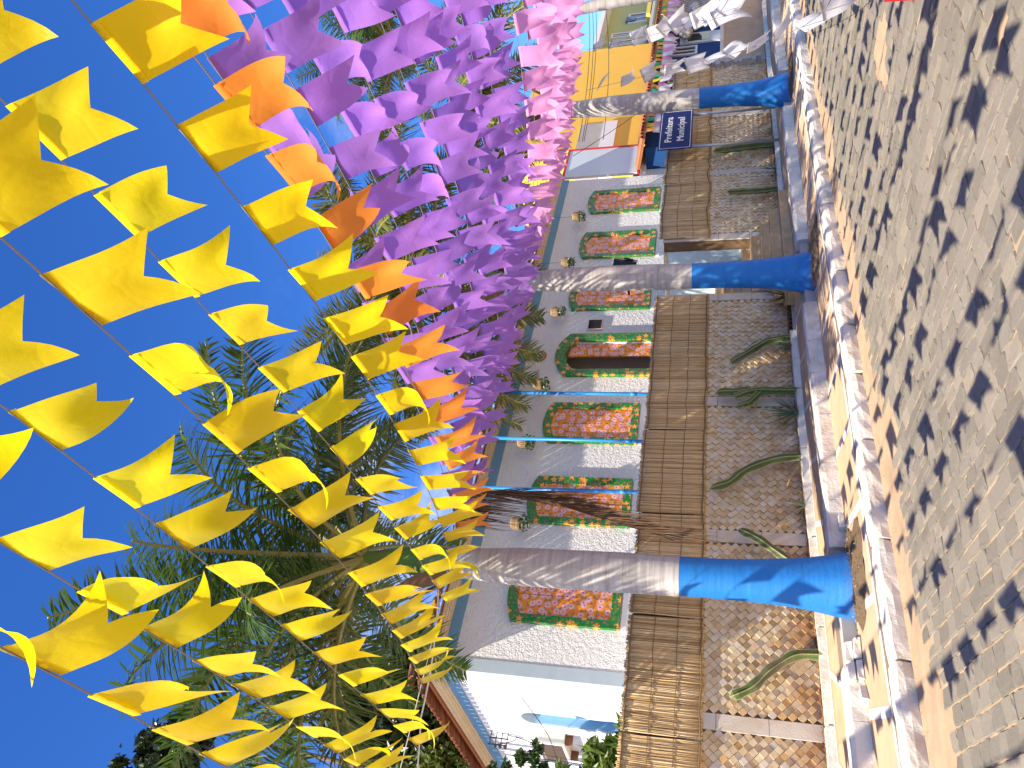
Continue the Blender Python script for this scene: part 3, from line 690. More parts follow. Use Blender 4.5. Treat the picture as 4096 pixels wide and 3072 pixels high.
b = MB(); b.lathe((0,0,0), [(.12, 0), (.11, .012), (.03, .004), (.0, .01)], 18); b.v = [tuple(Rm @ Vector((x, -.142-z, y-.06))) for x, y, z in b.v]; b.build('cone', MAT['rubber'], t)
MB().bar((14.25, 11.1, 3.7), (14.25, 11.9, 3.7), .05, .05).build('bracket', MAT['black'], t)

# air conditioner, wires and meter frame on the end wall
t = thing('air_conditioner', 'white boxed window air conditioner on the end wall above the shrubs', 'air conditioner', (4.5, 13.9, 4.3))
AY0, AY1, AZ0, AZ1 = 14.36, 15.40, 4.30, 4.88
MB().box(4.64, BX0-.002, AY0+.02, AY1-.02, AZ0+.02, AZ1-.02).box(4.61, 4.642, AY0, AY0+.05, AZ0, AZ1).box(4.61, 4.642, AY1-.05, AY1, AZ0, AZ1).box(4.61, 4.642, AY0+.05, AY1-.05, AZ0, AZ0+.05).box(4.61, 4.642, AY0+.05, AY1-.05, AZ1-.05, AZ1).build('case', MAT['white_plastic'], t)
b = MB()
for q in range(15): b.box(4.625, 4.638, AY0+.06, AY1-.06, AZ0+.06+q*.028, AZ0+.075+q*.028)
for q in range(16): b.box(4.620, 4.625, AY0+.07+q*.052, AY0+.085+q*.052, AZ0+.055, AZ1-.055)
b.build('grille', MAT['grille'], t, kind='stuff')
for q in (AY0+.1, AY1-.14): MB().box(4.66, BX0-.003, q, q+.04, AZ0-.12, AZ0+.018).build('bracket', MAT['rust'], t)
t = thing('cable_rack', 'small black cable bracket with insulators under the eaves of the end wall', 'cable bracket', (4.75, 14.9, 5.6))
b = MB().bar((4.72, 14.75, 5.83), (4.72, 14.75, 5.45), .02, .02).bar((4.60, 14.75, 5.83), (4.60, 14.75, 5.45), .02, .02)
for q in range(4): b.bar((4.6, 14.75, 5.47+q*.11), (4.83, 14.75, 5.47+q*.11), .015, .015)
b.build('frame', MAT['cable'], t)
for q in range(3): MB().lathe((4.60, 14.82, 5.48+q*.1), [(.03, 0), (.045, .03), (.03, .06)], 10).build('insulator', MAT['cable'], t)
def cable(pts, r, m, label, sag=.0, n=14, cat='cable'):
    P = []
    for a, b in zip(pts[:-1], pts[1:]):
        a = Vector(a); b = Vector(b)
        for i in range(n): u = i/n; P.append(a.lerp(b, u) - Vector((0, 0, 4*sag*u*(1-u))))
    P.append(Vector(pts[-1])); o = MB().tube(P, r, 5).build('cable', MAT[m], None, True); return tag(o, label, cat)
cable([(BX0-.01, 12.9, 4.85), (4.6, 13.9, 4.52), (4.2, 14.7, 4.35), (3.0, 16, 4.2)], .007, 'cable', 'thin dark wire crossing the bright end wall below the niche', .02)
cable([(4.6, 14.75, 5.7), (4.76, 14.7, 5.3), (4.70, 14.8, 5.05), (4.66, 14.9, 4.88)], .009, 'cable', 'black wire drooping from the eaves bracket to the air conditioner', .12)
cable([(4.9, 8.05, 4.75), (4.55, 8.6, 5.12), (3.0, 9.0, 5.05), (1.2, 9.1, 4.85), (-1.4, 9.0, 4.8)], .011, 'cord_white', 'white cord running from the nearest palm to the bottom edge of the picture', .05, cat='cord')
for i, (xx, yy) in enumerate([(10.15, 11.0), (8.98, 11.0), (7.87, 11.0)]):
    t = thing('flagpole', ['blue pole standing just below the open door', 'middle blue pole before the flowered windows', 'blue pole before the window nearest the dead frond'][i], 'pole', (xx, yy, 1.5), 'blue poles in front of the town hall')
    lean = [(.05), .02, -.05][i]
    MB().tube([(xx, yy, 1.0), (xx+lean, yy, 6.0)], .034, 10).build('pole', MAT['pipe_blue'], t, True)
    MB().tube([(xx+lean*.42, yy, 3.15), (xx+lean*.43, yy, 3.27)], .043, 10).build('coupling', MAT['pipe_blue'], t, True)
    MB().lathe((xx+lean, yy, 6.0), [(.034, 0), (.02, .05), (.0, .12)], 10, caps=False).build('tip', MAT['pipe_blue'], t, True)

# ------------------------------------------------------------------ the town hall sign
sx0, sx1, sy = 15.72, 17.45, 8.98
t = thing('street_sign', 'dark blue sign reading Prefeitura Municipal on two posts in the planter bed', 'sign', ((sx0+sx1)/2, sy, .42))
MB().box(sx0, sx1, sy, sy+.02, 2.20, 2.94).build('sign_board', MAT['sign_blue'], t)
b = MB(); yq = sy-.003
for (a0, a1, c0, c1) in ((.03, sx1-sx0-.03, .03, .042), (.03, sx1-sx0-.03, .698, .71), (.03, .042, .0425, .6975), (sx1-sx0-.042, sx1-sx0-.03, .0425, .6975)): b.box(sx0+a0, sx0+a1, yq, sy-.0005, 2.20+c0, 2.20+c1)
b.build('sign_border', MAT['sign_white'], t)
for body, zz in (('Prefeitura', 2.655), ('Municipal', 2.385)):
    cu_ = bpy.data.curves.new('sign_lettering', 'FONT'); cu_.body = body; cu_.size = .215; cu_.align_x = 'CENTER'; cu_.extrude = .001; cu_.offset = .0045; cu_.space_character = 1.06
    to = bpy.data.objects.new('sign_lettering', cu_); COL.objects.link(to)
    bpy.context.view_layer.update()
    me = bpy.data.meshes.new_from_object(to.evaluated_get(bpy.context.evaluated_depsgraph_get())); bpy.data.objects.remove(to)
    me.materials.clear(); me.materials.append(MAT['sign_white']); me.name = 'sign_lettering'
    link('sign_lettering', me, t, 'stuff', Matrix.Translation(Vector(((sx0+sx1)/2, sy-.003, zz)) - t.location) @ Matrix.Rotation(PI/2, 4, 'X') @ Matrix.Diagonal((1.26, 1, 1, 1)))
for px in (sx0+.12, sx1-.16):
    MB().tube([(px, sy+.05, .36), (px, sy+.05, 2.85)], .032, 10).build('post', MAT['metal'], t, True)

# ------------------------------------------------------------------ cacti and agaves in the bed
def cactus(pts, r, label, arms=()):
    t = thing('cactus', label, 'cactus', pts[0], 'columnar cacti in the planter bed')
    def column(pts, r, name, par):
        pts = [Vector(p) for p in pts]; n = 22; P = []
        for i in range(n+1):
            u = i/n*(len(pts)-1); k = min(int(u), len(pts)-2); f = u-k; P.append(pts[k].lerp(pts[k+1], f))
        for _ in range(3): P = [P[0]] + [(P[i-1]+P[i]*2+P[i+1])/4 for i in range(1, n)] + [P[-1]]
        b = MB(); seg = 20; vs = []; tone = []
        for i, p in enumerate(P):
            tt = (P[min(i+1, n)]-P[max(i-1, 0)]).normalized(); a = tt.cross(Vector((0, 1, 0))).normalized(); c = tt.cross(a)
            u = i/n; rr = r*(min(1, math.sqrt(max(0, 1-((u-.9)/.1)**2)) if u > .9 else 1))*(.88+.16*math.sin(i*1.25+pts[0].x*3)*(.7))+.004
            for h_ in range(seg):
                g = 2*PI*h_/seg; rib = 1.0 if h_ % 4 == 0 else (.80 if h_ % 2 else .64)
                vs.append(p+(a*math.cos(g)+c*math.sin(g))*rr*rib)
        for i in range(n):
            for h_ in range(seg):
                b.add([], [])
        m = [0]*0
        fs = [(i*seg+h_, i*seg+(h_+1) % seg, (i+1)*seg+(h_+1) % seg, (i+1)*seg+h_) for i in range(n) for h_ in range(seg)]
        b.v = [tuple(v) for v in vs]; b.f = fs + [tuple(n*seg+h_ for h_ in range(seg))]; b.m = [0]*len(b.f)
        o = b.build(name, MAT['cactus'], par, False)
        rb = MB()
        for h_ in range(0, seg, 4): rb.tube([vs[i*seg+h_] for i in range(n+1)], .0065, 4)
        rb.build('rib', MAT['cactus_rib'], o)
        return o
    r *= 1.05; column(pts, r, 'stem', t)
    for a in arms: column(a, r*.75, 'arm', t)
cy = 9.40
cactus([(4.42, cy, .40), (4.40, cy-.02, .70), (4.15, cy-.03, 1.02), (3.93, cy-.02, 1.20), (3.80, cy, 1.46)], .062, 'green ribbed cactus bending away below the nearest palm')
cactus([(5.5, cy, .40), (5.72, cy-.02, .75), (6.02, cy-.02, 1.1), (6.14, cy, 1.33)], .055, 'short green cactus leaning just above the nearest palm')
cactus([(7.45, cy, .42), (7.40, cy, .80), (7.15, cy-.02, 1.25), (6.92, cy, 1.45), (6.82, cy, 1.72)], .06, 'tall bent cactus with a grey foot beside the third stone pilaster')
cactus([(8.75, cy, .42), (8.76, cy, .9), (8.72, cy, 1.65)], .075, 'grey woody cactus stump with two green arms', [[(8.70, cy-.06, 1.05), (8.60, cy-.12, 1.2), (8.52, cy-.12, 1.36)], [(8.66, cy-.05, .98), (8.40, cy-.1, 1.15), (8.34, cy-.1, 1.32)]])
cactus([(10.0, cy, .42), (9.93, cy, .8), (9.60, cy-.02, 1.15), (9.40, cy, 1.42)], .06, 'dark cactus leaning beside a shaded mat toward the stairs')
cactus([(14.55, cy, .42), (14.5, cy, .8), (14.52, cy, 1.45)], .06, 'straight cactus just above the stairs')
cactus([(16.35, cy, .42), (16.3, cy, 1.1), (16.22, cy, 1.74)], .085, 'tall pale green cactus beside the sign post')
def agave(x, y, s, n, label, m='agave'):
    t = thing('agave', label, 'agave', (x, y, .42), 'spiky rosettes in the planter bed'); r2 = random.Random(int(x*31)); b = MB()
    for q in range(n):
        a = q*2.4; el = r2.uniform(.15, 1.35); L = s*r2.uniform(.7, 1.05); d = Vector((math.cos(a)*math.cos(el), math.sin(a)*math.cos(el), math.sin(el)))
        if d.y > 0: d.y *= .35
        sd = d.cross(Vector((0, 0, 1))); sd = sd.normalized() if sd.length > .01 else Vector((1, 0, 0)); p = Vector((x, y, .42)); w_ = .016*s/.4
        vs = []; 
        for i in range(5):
            u = i/4; c = p + d*L*u - Vector((0, 0, 1))*L*.25*u*u*math.cos(el); ww = w_*(1-u*.95)*(.7+.6*u if u < .4 else 1)
            vs += [c-sd*ww, c+Vector((0, 0, -.25*ww)), c+sd*ww]
        b.add(vs, [(i*3+j, i*3+j+1, i*3+j+4, i*3+j+3) for i in range(4) for j in range(2)])
    b.build('leaves', MAT[m], t)
for a in [(5.02, 9.36, .52, 22, 'spiky agave behind the nearest palm on its lower side', 'agave'), (6.55, 9.36, .40, 12, 'small thin agave below the bent cactus', 'agave'), (8.25, 9.34, .62, 34, 'largest spiky agave below the grey cactus stump', 'agave'), (9.75, 9.36, .36, 20, 'small blue-grey agave between two cacti', 'agave'), (10.85, 9.20, .50, 34, 'dark green agave at the foot of the stone steps', 'ivy'), (15.2, 9.36, .45, 20, 'agave between the straight cactus and the sign post', 'agave'), (17.95, 9.36, .48, 22, 'agave beside the third palm near the upper sign post', 'agave'), (19.3, 9.36, .5, 18, 'agave beyond the third palm', 'dry_leaf')]: agave(*a)
tag(MB().tube([(7.35, 9.33, .44), (7.0, 9.28, .60), (6.85, 9.3, .66)], .012, 5).build('dry_stalk', MAT['dry_leaf'], None, True), 'dry yellow leaf stalk lying at the foot of the bent cactus', 'dry leaf')

# ------------------------------------------------------------------ palms
def frond_mesh(seed, L=3.6, e0=.9, droop=1.5, nl=86, ll=.7, dead=False):
    r2 = random.Random(seed); rc = MB(); lf = MB(); n = 14; P = [Vector((0, 0, 0))]; T = []
    for i in range(n):
        u = i/n; e = e0 - droop*(u**1.35); d = Vector((math.cos(e), .06*math.sin(seed+u*2), math.sin(e))); T.append(d); P.append(P[-1]+d*L/n)
    T.append(T[-1])
    rc.tube(P, [.044*(1-.85*i/n)+.004 for i in range(n+1)], 5)
    for q in range(nl):
        u = .16+.84*(q+.5)/nl; k = min(int(u*n), n-1); f = u*n-k; p = P[k].lerp(P[k+1], f); t = T[k]
        up = Vector((0, 1, 0)).cross(t); up = -up if up.z < 0 else up
        prof = math.sin(PI*min(1, (u-.10)/.95))**.6*(1-.35*u)
        for s in (-1, 1):
            l = ll*prof*r2.uniform(.85, 1.12)
            el = r2.choice((-.35, .0, .35, .6))+r2.uniform(-.2, .2); fw = r2.uniform(.35, .75)
            d = (Vector((0, s, 0))*math.cos(el) + up*math.sin(el) + t*fw).normalized()
            wv = d.cross(up+t*.3); wv = wv.normalized() if wv.length > .05 else t
            wd = .0175 if not dead else .012; c = []
            for i in range(4):
                v = i/3; c.append(p + d*l*v - Vector((0, 0, 1))*l*(.30 if not dead else .6)*v*v)
            ww = [wd*.6, wd, wd*.75, .002]; vs = []
            for cc, w_ in zip(c, ww): vs += [cc-wv*w_, cc+wv*w_]
            lf.add(vs, [(2*i, 2*i+1, 2*i+3, 2*i+2) for i in range(3)])
    o = len(rc.v); nf = len(rc.f); rc.v += lf.v; rc.f += [tuple(i+o for i in f) for f in lf.f]; rc.m += [1]*len(lf.f)
    return rc
FR = [(frond_mesh(s, rnd.uniform(3.3, 4.0), .30+.10*s, 1.15+.16*(s % 4), 108, .80)) for s in range(10)]
FRM = {lm: [b.mesh('frond', [MAT['rachis'], MAT[lm]]) for b in FR] for lm in ('palm_leaf', 'palm_leaf_sunlit')}
def palm(x, top, tip, label, lm, nf, seed, lean=0.0, rs=1.0):
    y = 8.22; r2 = random.Random(seed); t = thing('palm_tree', label, 'palm tree', (x, y, LOW), 'blue-footed palms along the kerb')
    def cx(z): return x + lean*z/5
    def skin(z0, z1, rf, n, seg=28, flare=False):
        vs = []
        for i in range(n+1):
            z = z0+(z1-z0)*i/n; r = rf(z)*rs
            for h_ in range(seg):
                a = 2*PI*h_/seg; k_ = 1+.035*noise.noise(Vector((math.cos(a)*2+x, math.sin(a)*2, z*1.1)))+ .012*noise.noise(Vector((x, z*9, 2)))
                if flare: k_ += .10*max(0, 1-(z-.1)/.9)*noise.noise(Vector((math.cos(a)*1.7+x*2, math.sin(a)*1.7, 1)))
                vs.append((cx(z)+r*k_*math.cos(a), y+r*k_*math.sin(a), z))
        return MB().add(vs, [(i*seg+h_, i*seg+(h_+1) % seg, (i+1)*seg+(h_+1) % seg, (i+1)*seg+h_) for i in range(n) for h_ in range(seg)])
    rf = lambda z: .205+.03*math.exp(-((z-3.2)/1.3)**2) + .20*math.exp(-max(0, z-.1)/.62) - .035*max(0, (z-4))
    skin(.10, 2.03, rf, 30, flare=True).build('painted_base', MAT['blue_trunk'], t, True)
    skin(2.03, top, rf, 44).build('trunk', MAT['palm_bark'], t, True)
    cs = lambda z: .155*math.exp(-((z-top-.25)/.75)**2)+.045
    skin(top-.02, tip, lambda z: max(.05, cs(z)), 14, 18).build('crownshaft', MAT['crownshaft'], t, True)
    # brown boots round the top of the trunk
    for q in range(3):
        a = r2.uniform(0, 6.3); b = MB(); p = Vector((cx(top)+.19*math.cos(a), y+.19*math.sin(a), top-.05)); d = Vector((math.cos(a)*.5, math.sin(a)*.5, 1))
        sd = Vector((-math.sin(a), math.cos(a), 0)); vs = []
        for i in range(6):
            u = i/5; c = p+d*.62*u; w_ = .13*math.sin(PI*(.15+.8*u)); vs += [c-sd*w_, c+Vector((math.cos(a), math.sin(a), 0))*.05, c+sd*w_]
        b.add(vs, [(i*3+j, i*3+j+1, i*3+j+4, i*3+j+3) for i in range(5) for j in range(2)]); b.build('spathe', MAT['palm_dead'], t, True)
    for q in range(nf):
        a = q*2.39996+seed; v = (q*7+seed) % 10 if q % 3 else r2.randrange(0, 10)
        lvl = q/nf; k_ = min(9, int(lvl*10))
        T_ = Matrix.Translation((cx(tip), 0, tip-LOW-.10+.1*lvl)) @ Matrix.Translation((-x, 0, 0)) @ Matrix.Rotation(a, 4, 'Z') @ Matrix.Rotation(r2.uniform(-.25, .25), 4, 'X') @ Matrix.Diagonal((1, 1, 1, 1)) @ Matrix.Scale(r2.uniform(.85, 1.05), 4)
        o = link('frond', FRM[lm][k_], t, None, T_)
    return t
p1 = palm(4.70, 4.88, 6.15, 'nearest and thickest blue-footed palm with dense dark crown and a hanging dead frond', 'palm_leaf', 27, 3, -.03, 1.0)
p2 = palm(10.25, 5.3, 6.5, 'second palm, in front of the stone stairs', 'palm_leaf_sunlit', 25, 11, .05, .92)
p3 = palm(16.42, 5.2, 6.5, 'third palm, beside the blue town hall sign', 'palm_leaf_sunlit', 23, 17, .06, .98)
p4 = palm(23.9, 9.4, 10.6, 'farthest palm, cut by the top edge of the picture before the tan wall', 'palm_leaf', 20, 23, -1.35, .95)
LOWF = [frond_mesh(50+i, 3.5, .25, 1.55, 92, .72).mesh('frond', [MAT['rachis'], MAT['palm_leaf_sunlit']]) for i in range(2)]
for pp, x_, tip_, angs in ((p2, 10.25, 6.5, (55, 70, 84, 98, 114, 35, 215)), (p3, 16.42, 6.5, (200, 160, 245)), (p1, 4.7, 6.15, (165,))):
    for q, a in enumerate(angs):
        link('frond', LOWF[q % 2], pp, None, Matrix.Translation((.3 if pp != p1 else -.02, 0, tip_-LOW-.12)) @ Matrix.Rotation(math.radians(a), 4, 'Z'))
# dead frond hanging by the first trunk
b = MB(); r2 = random.Random(5)
A0 = Vector((5.20, 8.1, 5.0)); A1 = Vector((5.02, 7.98, 2.1))
b.tube([A0, Vector((5.62, 8.0, 4.75)), Vector((5.62, 8.0, 4.0)), Vector((5.35, 7.98, 3.2)), A1], [.03, .026, .02, .013, .006], 5)
for q in range(300):
    u = r2.uniform(0, .93); path = [A0, Vector((5.62, 8.0, 4.75)), Vector((5.62, 8.0, 4.0)), Vector((5.35, 7.98, 3.2)), A1]; f = u*4; k_ = min(3, int(f)); p = path[k_].lerp(path[k_+1], f-k_)
    l = r2.uniform(.5, .95); sx = r2.uniform(-.22, .20)*(1.2-u); d1 = Vector((sx-.05, r2.uniform(-.18, .12), -1)).normalized()
    q1 = p+d1*l*.5+Vector((r2.uniform(-.03, .03), 0, 0)); q2 = q1+Vector((d1.x*.4-.06, d1.y*.5, -1))*l*.5
    b.tube([p, q1, q2], [.006, .0055, .002], 3, 1, False)
b.build('dead_frond', [MAT['palm_dead'], MAT['palm_dead']], p1)
b = MB(); b.tube([(4.67+.215*math.cos(2*PI*a/20), 8.22+.215*math.sin(2*PI*a/20), 4.86+.02*math.sin(a)) for a in range(21)], .016, 5); tag(b.build('strap', MAT['pipe_blue'], None, True), 'blue strap tied round the top of the nearest palm trunk', 'strap')

# ------------------------------------------------------------------ bunting
FW, FL = .305, .43
def flag_mesh(color, i):
    r2 = random.Random(i*17+5); nu, nv = 8, 9; vs = []
    style = i % 6
    curl = [0, .25, -.3, 1.15, .4, 0][style]*r2.uniform(.6, 1.3); tw = [.3, -.35, .5, .3, -.8, 1.0][style]*r2.uniform(.5, 1.2)
    fold = r2.uniform(-.03, .03); start = r2.uniform(.25, .5); ph = r2.uniform(0, 6)
    lw = FL*r2.uniform(.94, 1.06)
    for a in range(nu+1):
        u = a/nu-.5; end = 1-.30*(1-abs(2*u)); x = u*FW; yy = 0.0; zz = 0.0; th0 = 0
        for b_ in range(nv+1):
            v = b_/nv; q = max(0, (v*end-start)/(1-start))
            th = (curl+tw*u)*q*1.2
            if b_:
                st = end*lw/nv; yy += st*math.cos(th); zz += st*math.sin(th)
            bil = .022*math.sin(PI*min(1, v*1.1))*math.cos(PI*u)*(1 if i % 2 else -1) + .010*math.sin(5*v+7*u+ph)*v + fold*v*abs(u)*2
            vs.append((x*(1-.06*v*abs(curl)), yy, zz+bil))
    fs = [(a*(nv+1)+b_, (a+1)*(nv+1)+b_, (a+1)*(nv+1)+b_+1, a*(nv+1)+b_+1) for a in range(nu) for b_ in range(nv)]
    o = len(vs)                                             # glued hem folded over the cord
    for a in range(nu+1):
        u = a/nu-.5; vs += [(u*FW, -.004, .005), (u*FW, .034, .006+.003*math.sin(a*2.1+i))]
    fs += [(o+2*a, o+2*a+2, o+2*a+3, o+2*a+1) for a in range(nu)] + [(a*(nv+1), (a+1)*(nv+1), o+2*a+2, o+2*a) for a in range(nu)]
    return MB().add(vs, fs).mesh('flag', MAT[color], True)
NV = 18
FM = {c: [flag_mesh(c, i) for i in range(NV)] for c in ('yellow', 'orange', 'purple', 'pink', 'white', 'green')}
WIND = Vector((.33, -.30, -.895)).normalized()
def bunting(curve, color, label, pitch=.49, s0=.03, s1=1.0, wind=WIND, jit=.22, group=None, sc=1.0, skip=0.0, seed=0, r=.0045, swivel=0.0):
    """curve(s) -> point; flags hang all along it"""
    r2 = random.Random(seed*7+3); N = 160; P = [Vector(curve(i/N)) for i in range(N+1)]
    t = thing('bunting_string', label, 'bunting', P[0], group)
    MB().tube(P, r, 5).build('cord', MAT['cord'], t)
    acc = [0.0]
    for i in range(N): acc.append(acc[-1]+(P[i+1]-P[i]).length)
    tot = acc[-1]; d = s0*tot+r2.uniform(0, .2); k_ = 0
    while d < tot*s1-.15:
        while k_ < N-1 and acc[k_+1] < d: k_ += 1
        p = P[k_].lerp(P[k_+1], (d-acc[k_])/max(1e-6, acc[k_+1]-acc[k_])); tg = (P[min(k_+2, N)]-P[max(k_-1, 0)]).normalized()
        d += pitch*sc*r2.uniform(.90, 1.14)
        if r2.random() < skip: continue
        q = proj(p)
        if p.y < -1.6 and p.x < 2: continue                   # far behind the camera, neither seen nor shading the picture
        h_ = (wind+Vector((r2.gauss(0, jit*.6), r2.gauss(0, jit*.35), r2.gauss(0, jit*.5)))).normalized()
        h_ = (h_-tg*h_.dot(tg)*.75).normalized()
        nn = tg.cross(h_).normalized(); x_ = h_.cross(nn)
        if swivel:
            sg = r2.choice((-1, 1))*r2.uniform(.1, 1.0)*swivel; x_, nn = x_*math.cos(sg)+nn*math.sin(sg), nn*math.cos(sg)-x_*math.sin(sg)
        if r2.random() < .5: nn = -nn; x_ = -x_
        m = Matrix((x_*sc, h_*sc, nn*sc)).transposed().to_4x4(); m.translation = p - t.location
        o = link('flag', FM[color][r2.randrange(NV)], t, None, m)
    return t
def span(Xa, Xb, za, zb, sag, Ya=8.2, Yb=-4.5):
    return lambda s: (Xa+(Xb-Xa)*s, Ya+(Yb-Ya)*s, za+(zb-za)*s-4*sag*s*(1-s))
GR = 'paper bunting strings across the street'
ordn = ['lowest', 'second', 'third', 'fourth', 'fifth', 'sixth', 'seventh', 'eighth', 'ninth', 'tenth']
Y = [(1.36, .12, 4.96, 4.40, .76), (1.89, .46, 4.70, 5.2, .56), (2.37, .99, 4.60, 5.38, .50), (3.05, .75, 4.80, 4.9, .95), (4.00, 1.59, 4.70, 5.5, .66), (4.45, 1.76, 4.82, 5.5, 1.15)]
for i, a in enumerate(Y):
    bunting(span(*a), 'yellow', '%s yellow paper bunting string counted up from the bottom of the picture' % ordn[i], seed=i+1, group=GR)
for i, xa in enumerate([.80, .2, -.5, -1.3]):
    bunting(span(xa, xa-1.4, 4.85, 5.0, .75), 'yellow', '%s yellow bunting string overhead, counted down from the bottom edge of the picture' % ordn[i].replace('lowest', 'first'), seed=20+i, group=GR)
bunting(span(5.00, 1.95, 4.86, 5.5, 1.22), 'orange', 'the only orange paper bunting string, from the nearest palm up over the street', seed=31, group=GR)
for i in range(10):
    xa = 5.25+.52*i; sag = .86+.05*math.sin(i*2)
    bunting(span(xa, xa-2.7, 4.95, 5.3, sag), 'purple', '%s purple paper bunting string counted up from the orange one' % ordn[i].replace('lowest', 'first'), seed=40+i, group=GR, pitch=.44)
for i in range(7):
    xa = 10.75+.62*i
    bunting(span(xa, xa-2.8, 5.06, 5.5, 1.24), 'pink', '%s pink paper bunting string counted away from the purple ones' % ordn[i].replace('lowest', 'first'), seed=60+i, group=GR, pitch=.42, wind=Vector((.24, -.10, -.96)).normalized(), jit=.2)
def slack(pts):
    pts = [Vector(p) for p in pts]
    def c(s):
        u = s*(len(pts)-1); k_ = min(int(u), len(pts)-2); f = u-k_
        g = lambda i: pts[max(0, min(len(pts)-1, i))]
        a, b_, c_, d_ = g(k_-1), g(k_), g(k_+1), g(k_+2)
        return .5*((2*b_)+(c_-a)*f+(2*a-5*b_+4*c_-d_)*f*f+(3*b_-a-3*c_+d_)*f*f*f)
    return c
bunting(slack([(17.35, 8.2, 4.62), (15.2, 7.0, 2.92), (12.6, 5.65, 1.62), (9.55, 4.02, .66), (7.4, 2.8, .62), (5.2, 1.75, 1.28)]), 'white', 'slack white bunting string drooping from the third palm almost to the road', wind=Vector((.30, -.35, -.85)).normalized(), pitch=1.0, sc=.98, jit=.5, swivel=1.5, seed=80, group='slack white bunting strings', s1=.78)
bunting(slack([(19.6, 8.2, 4.9), (16.6, 6.8, 3.05), (12.9, 5.15, 2.03), (9.9, 3.95, 1.66), (6.3, 2.3, 1.45)]), 'white', 'slack white bunting string ending before the blue house door', wind=Vector((.30, -.35, -.85)).normalized(), pitch=1.1, sc=1.0, jit=.5, swivel=1.5, seed=81, group='slack white bunting strings', s1=.84)
cable([(-2.2, 8.2, 4.85), (4.70, 8.2, 4.87)], .006, 'cord_white', 'cord the yellow bunting strings are tied to, ending at the nearest palm', .05, 20, 'cord')
cable([(4.70, 8.2, 4.93), (10.27, 8.2, 5.05)], .006, 'cord', 'cord the purple bunting strings are tied to, between the first two palms', .06, 20, 'cord')
cable([(10.27, 8.2, 5.08), (16.45, 8.2, 5.05)], .006, 'cord', 'cord the pink bunting strings are tied to, between the second and third palms', .06, 20, 'cord')

# ------------------------------------------------------------------ the street beyond
t = thing('front_wall', 'plain tan garden wall with grey coping beyond the tiled wall', 'wall', (24, 9.8, 0))
MB().box(20.92, 32, 9.60, 9.80, 0, 1.50).build('wall_panel', MAT['pave_tan'], t)
x = 20.93
while x < 31: MB().box(x+.004, x+.996, 9.56, 9.84, 1.502, 1.60, 0, .004).build('coping_stone', MAT['kerb_white'], t); x += 1.0
t = thing('front_wall', 'dark tumbled stone pile closing the end of the tiled wall', 'stones', (20.85, 9.35, .4))
for q in range(16):
    b = MB(); zc = .45+q*.115; vs = []
    o = MB().box(20.80+rnd.uniform(-.05, .05), 21.0+rnd.uniform(-.05, .06), 9.42+rnd.uniform(-.05, .05), 9.598, zc, zc+.11, 0, .02, .02).build('stone', MAT['concrete'], t)
    if zc > 1.9: break
# blue house
bh = thing('house', 'dark blue house with white framed windows under a low tiled roof', 'house', (26, 11.6, 0))
MB().box(20.3, 28.3, 11.5, 16, 0, 3.70).build('wall', MAT['navy_wall'], bh)
rf = MB().add([(20.0, 11.05, 3.70), (31.2, 11.05, 3.70), (31.2, 12.98, 4.15), (20.0, 12.98, 4.15), (20.0, 11.05, 3.64), (31.2, 11.05, 3.64), (31.2, 12.98, 4.08), (20, 12.98, 4.08)], [(0,1,2,3), (7,6,5,4), (4,5,1,0), (5,6,2,1), (6,7,3,2), (7,4,0,3)]).build('roof', MAT['tile_roof'], bh)
bt2 = MB(); n = 6; vs = [(.085*math.cos(PI*h_/n), yy, .07*math.sin(PI*h_/n)+yy*.23) for yy in (0, .5, 1.0, 1.9) for h_ in range(n+1)]
bt2.add(vs, [(i*(n+1)+h_, i*(n+1)+h_+1, (i+1)*(n+1)+h_+1, (i+1)*(n+1)+h_) for i in range(3) for h_ in range(n)]); me2 = bt2.mesh('roof_tile', MAT['tile_roof'], True)
x = 20.1
while x < 31.1: link('roof_tile', me2, rf, None, Matrix.Translation(Vector((x, 11.03, 3.70+rnd.uniform(0, .02)))-wpos(bh)-Vector(rf.location)) ); x += .2
def win(par, xc, y, z0, w_, h_, frame='white_wall', leaf=True):
    f = MB(); g = .07
    f.box(xc-w_/2-g, xc+w_/2+g, y-.06, y-.002, z0-g, z0).box(xc-w_/2-g, xc+w_/2+g, y-.06, y-.002, z0+h_, z0+h_+g).box(xc-w_/2-g, xc-w_/2, y-.06, y-.002, z0, z0+h_).box(xc+w_/2, xc+w_/2+g, y-.06, y-.002, z0, z0+h_).box(xc-.025, xc+.025, y-.05, y-.004, z0, z0+h_)
    o = f.build('window', MAT[frame], par); MB().box(xc-w_/2, xc+w_/2, y-.025, y-.003, z0, z0+h_).build('pane', MAT['glass'], o); return o
for xc, z0 in ((22.4, 2.42), (24.4, 2.42), (26.4, 2.42)): win(bh, xc, 11.5, z0, .5, .75)
dd = MB().box(26.95, 27.75, 11.44, 11.498, .8, 2.95).build('door', MAT['white_wall'], bh); MB().box(27.08, 27.62, 11.43, 11.439, 1.95, 2.75).build('pane', MAT['glass'], dd)
lt = thing('lattice_screen', 'grey pierced block screen beside the blue house door', 'screen', (29.5, 11.4, 0))
b = MB()
for i in range(26):
    for j in range(14):
        if (i+j) % 2: b.box(28.35+i*.1, 28.45+i*.1, 11.35, 11.43, 1.65+j*.1, 1.75+j*.1)
b.build('blocks', MAT['concrete'], lt, kind='stuff'); MB().box(28.32, 31.0, 11.44, 11.6, 0, 3.06).build('backing', MAT['brown_in'], lt); MB().box(28.32, 31.0, 11.34, 11.6, 3.063, 3.16).build('lintel', MAT['concrete'], lt)
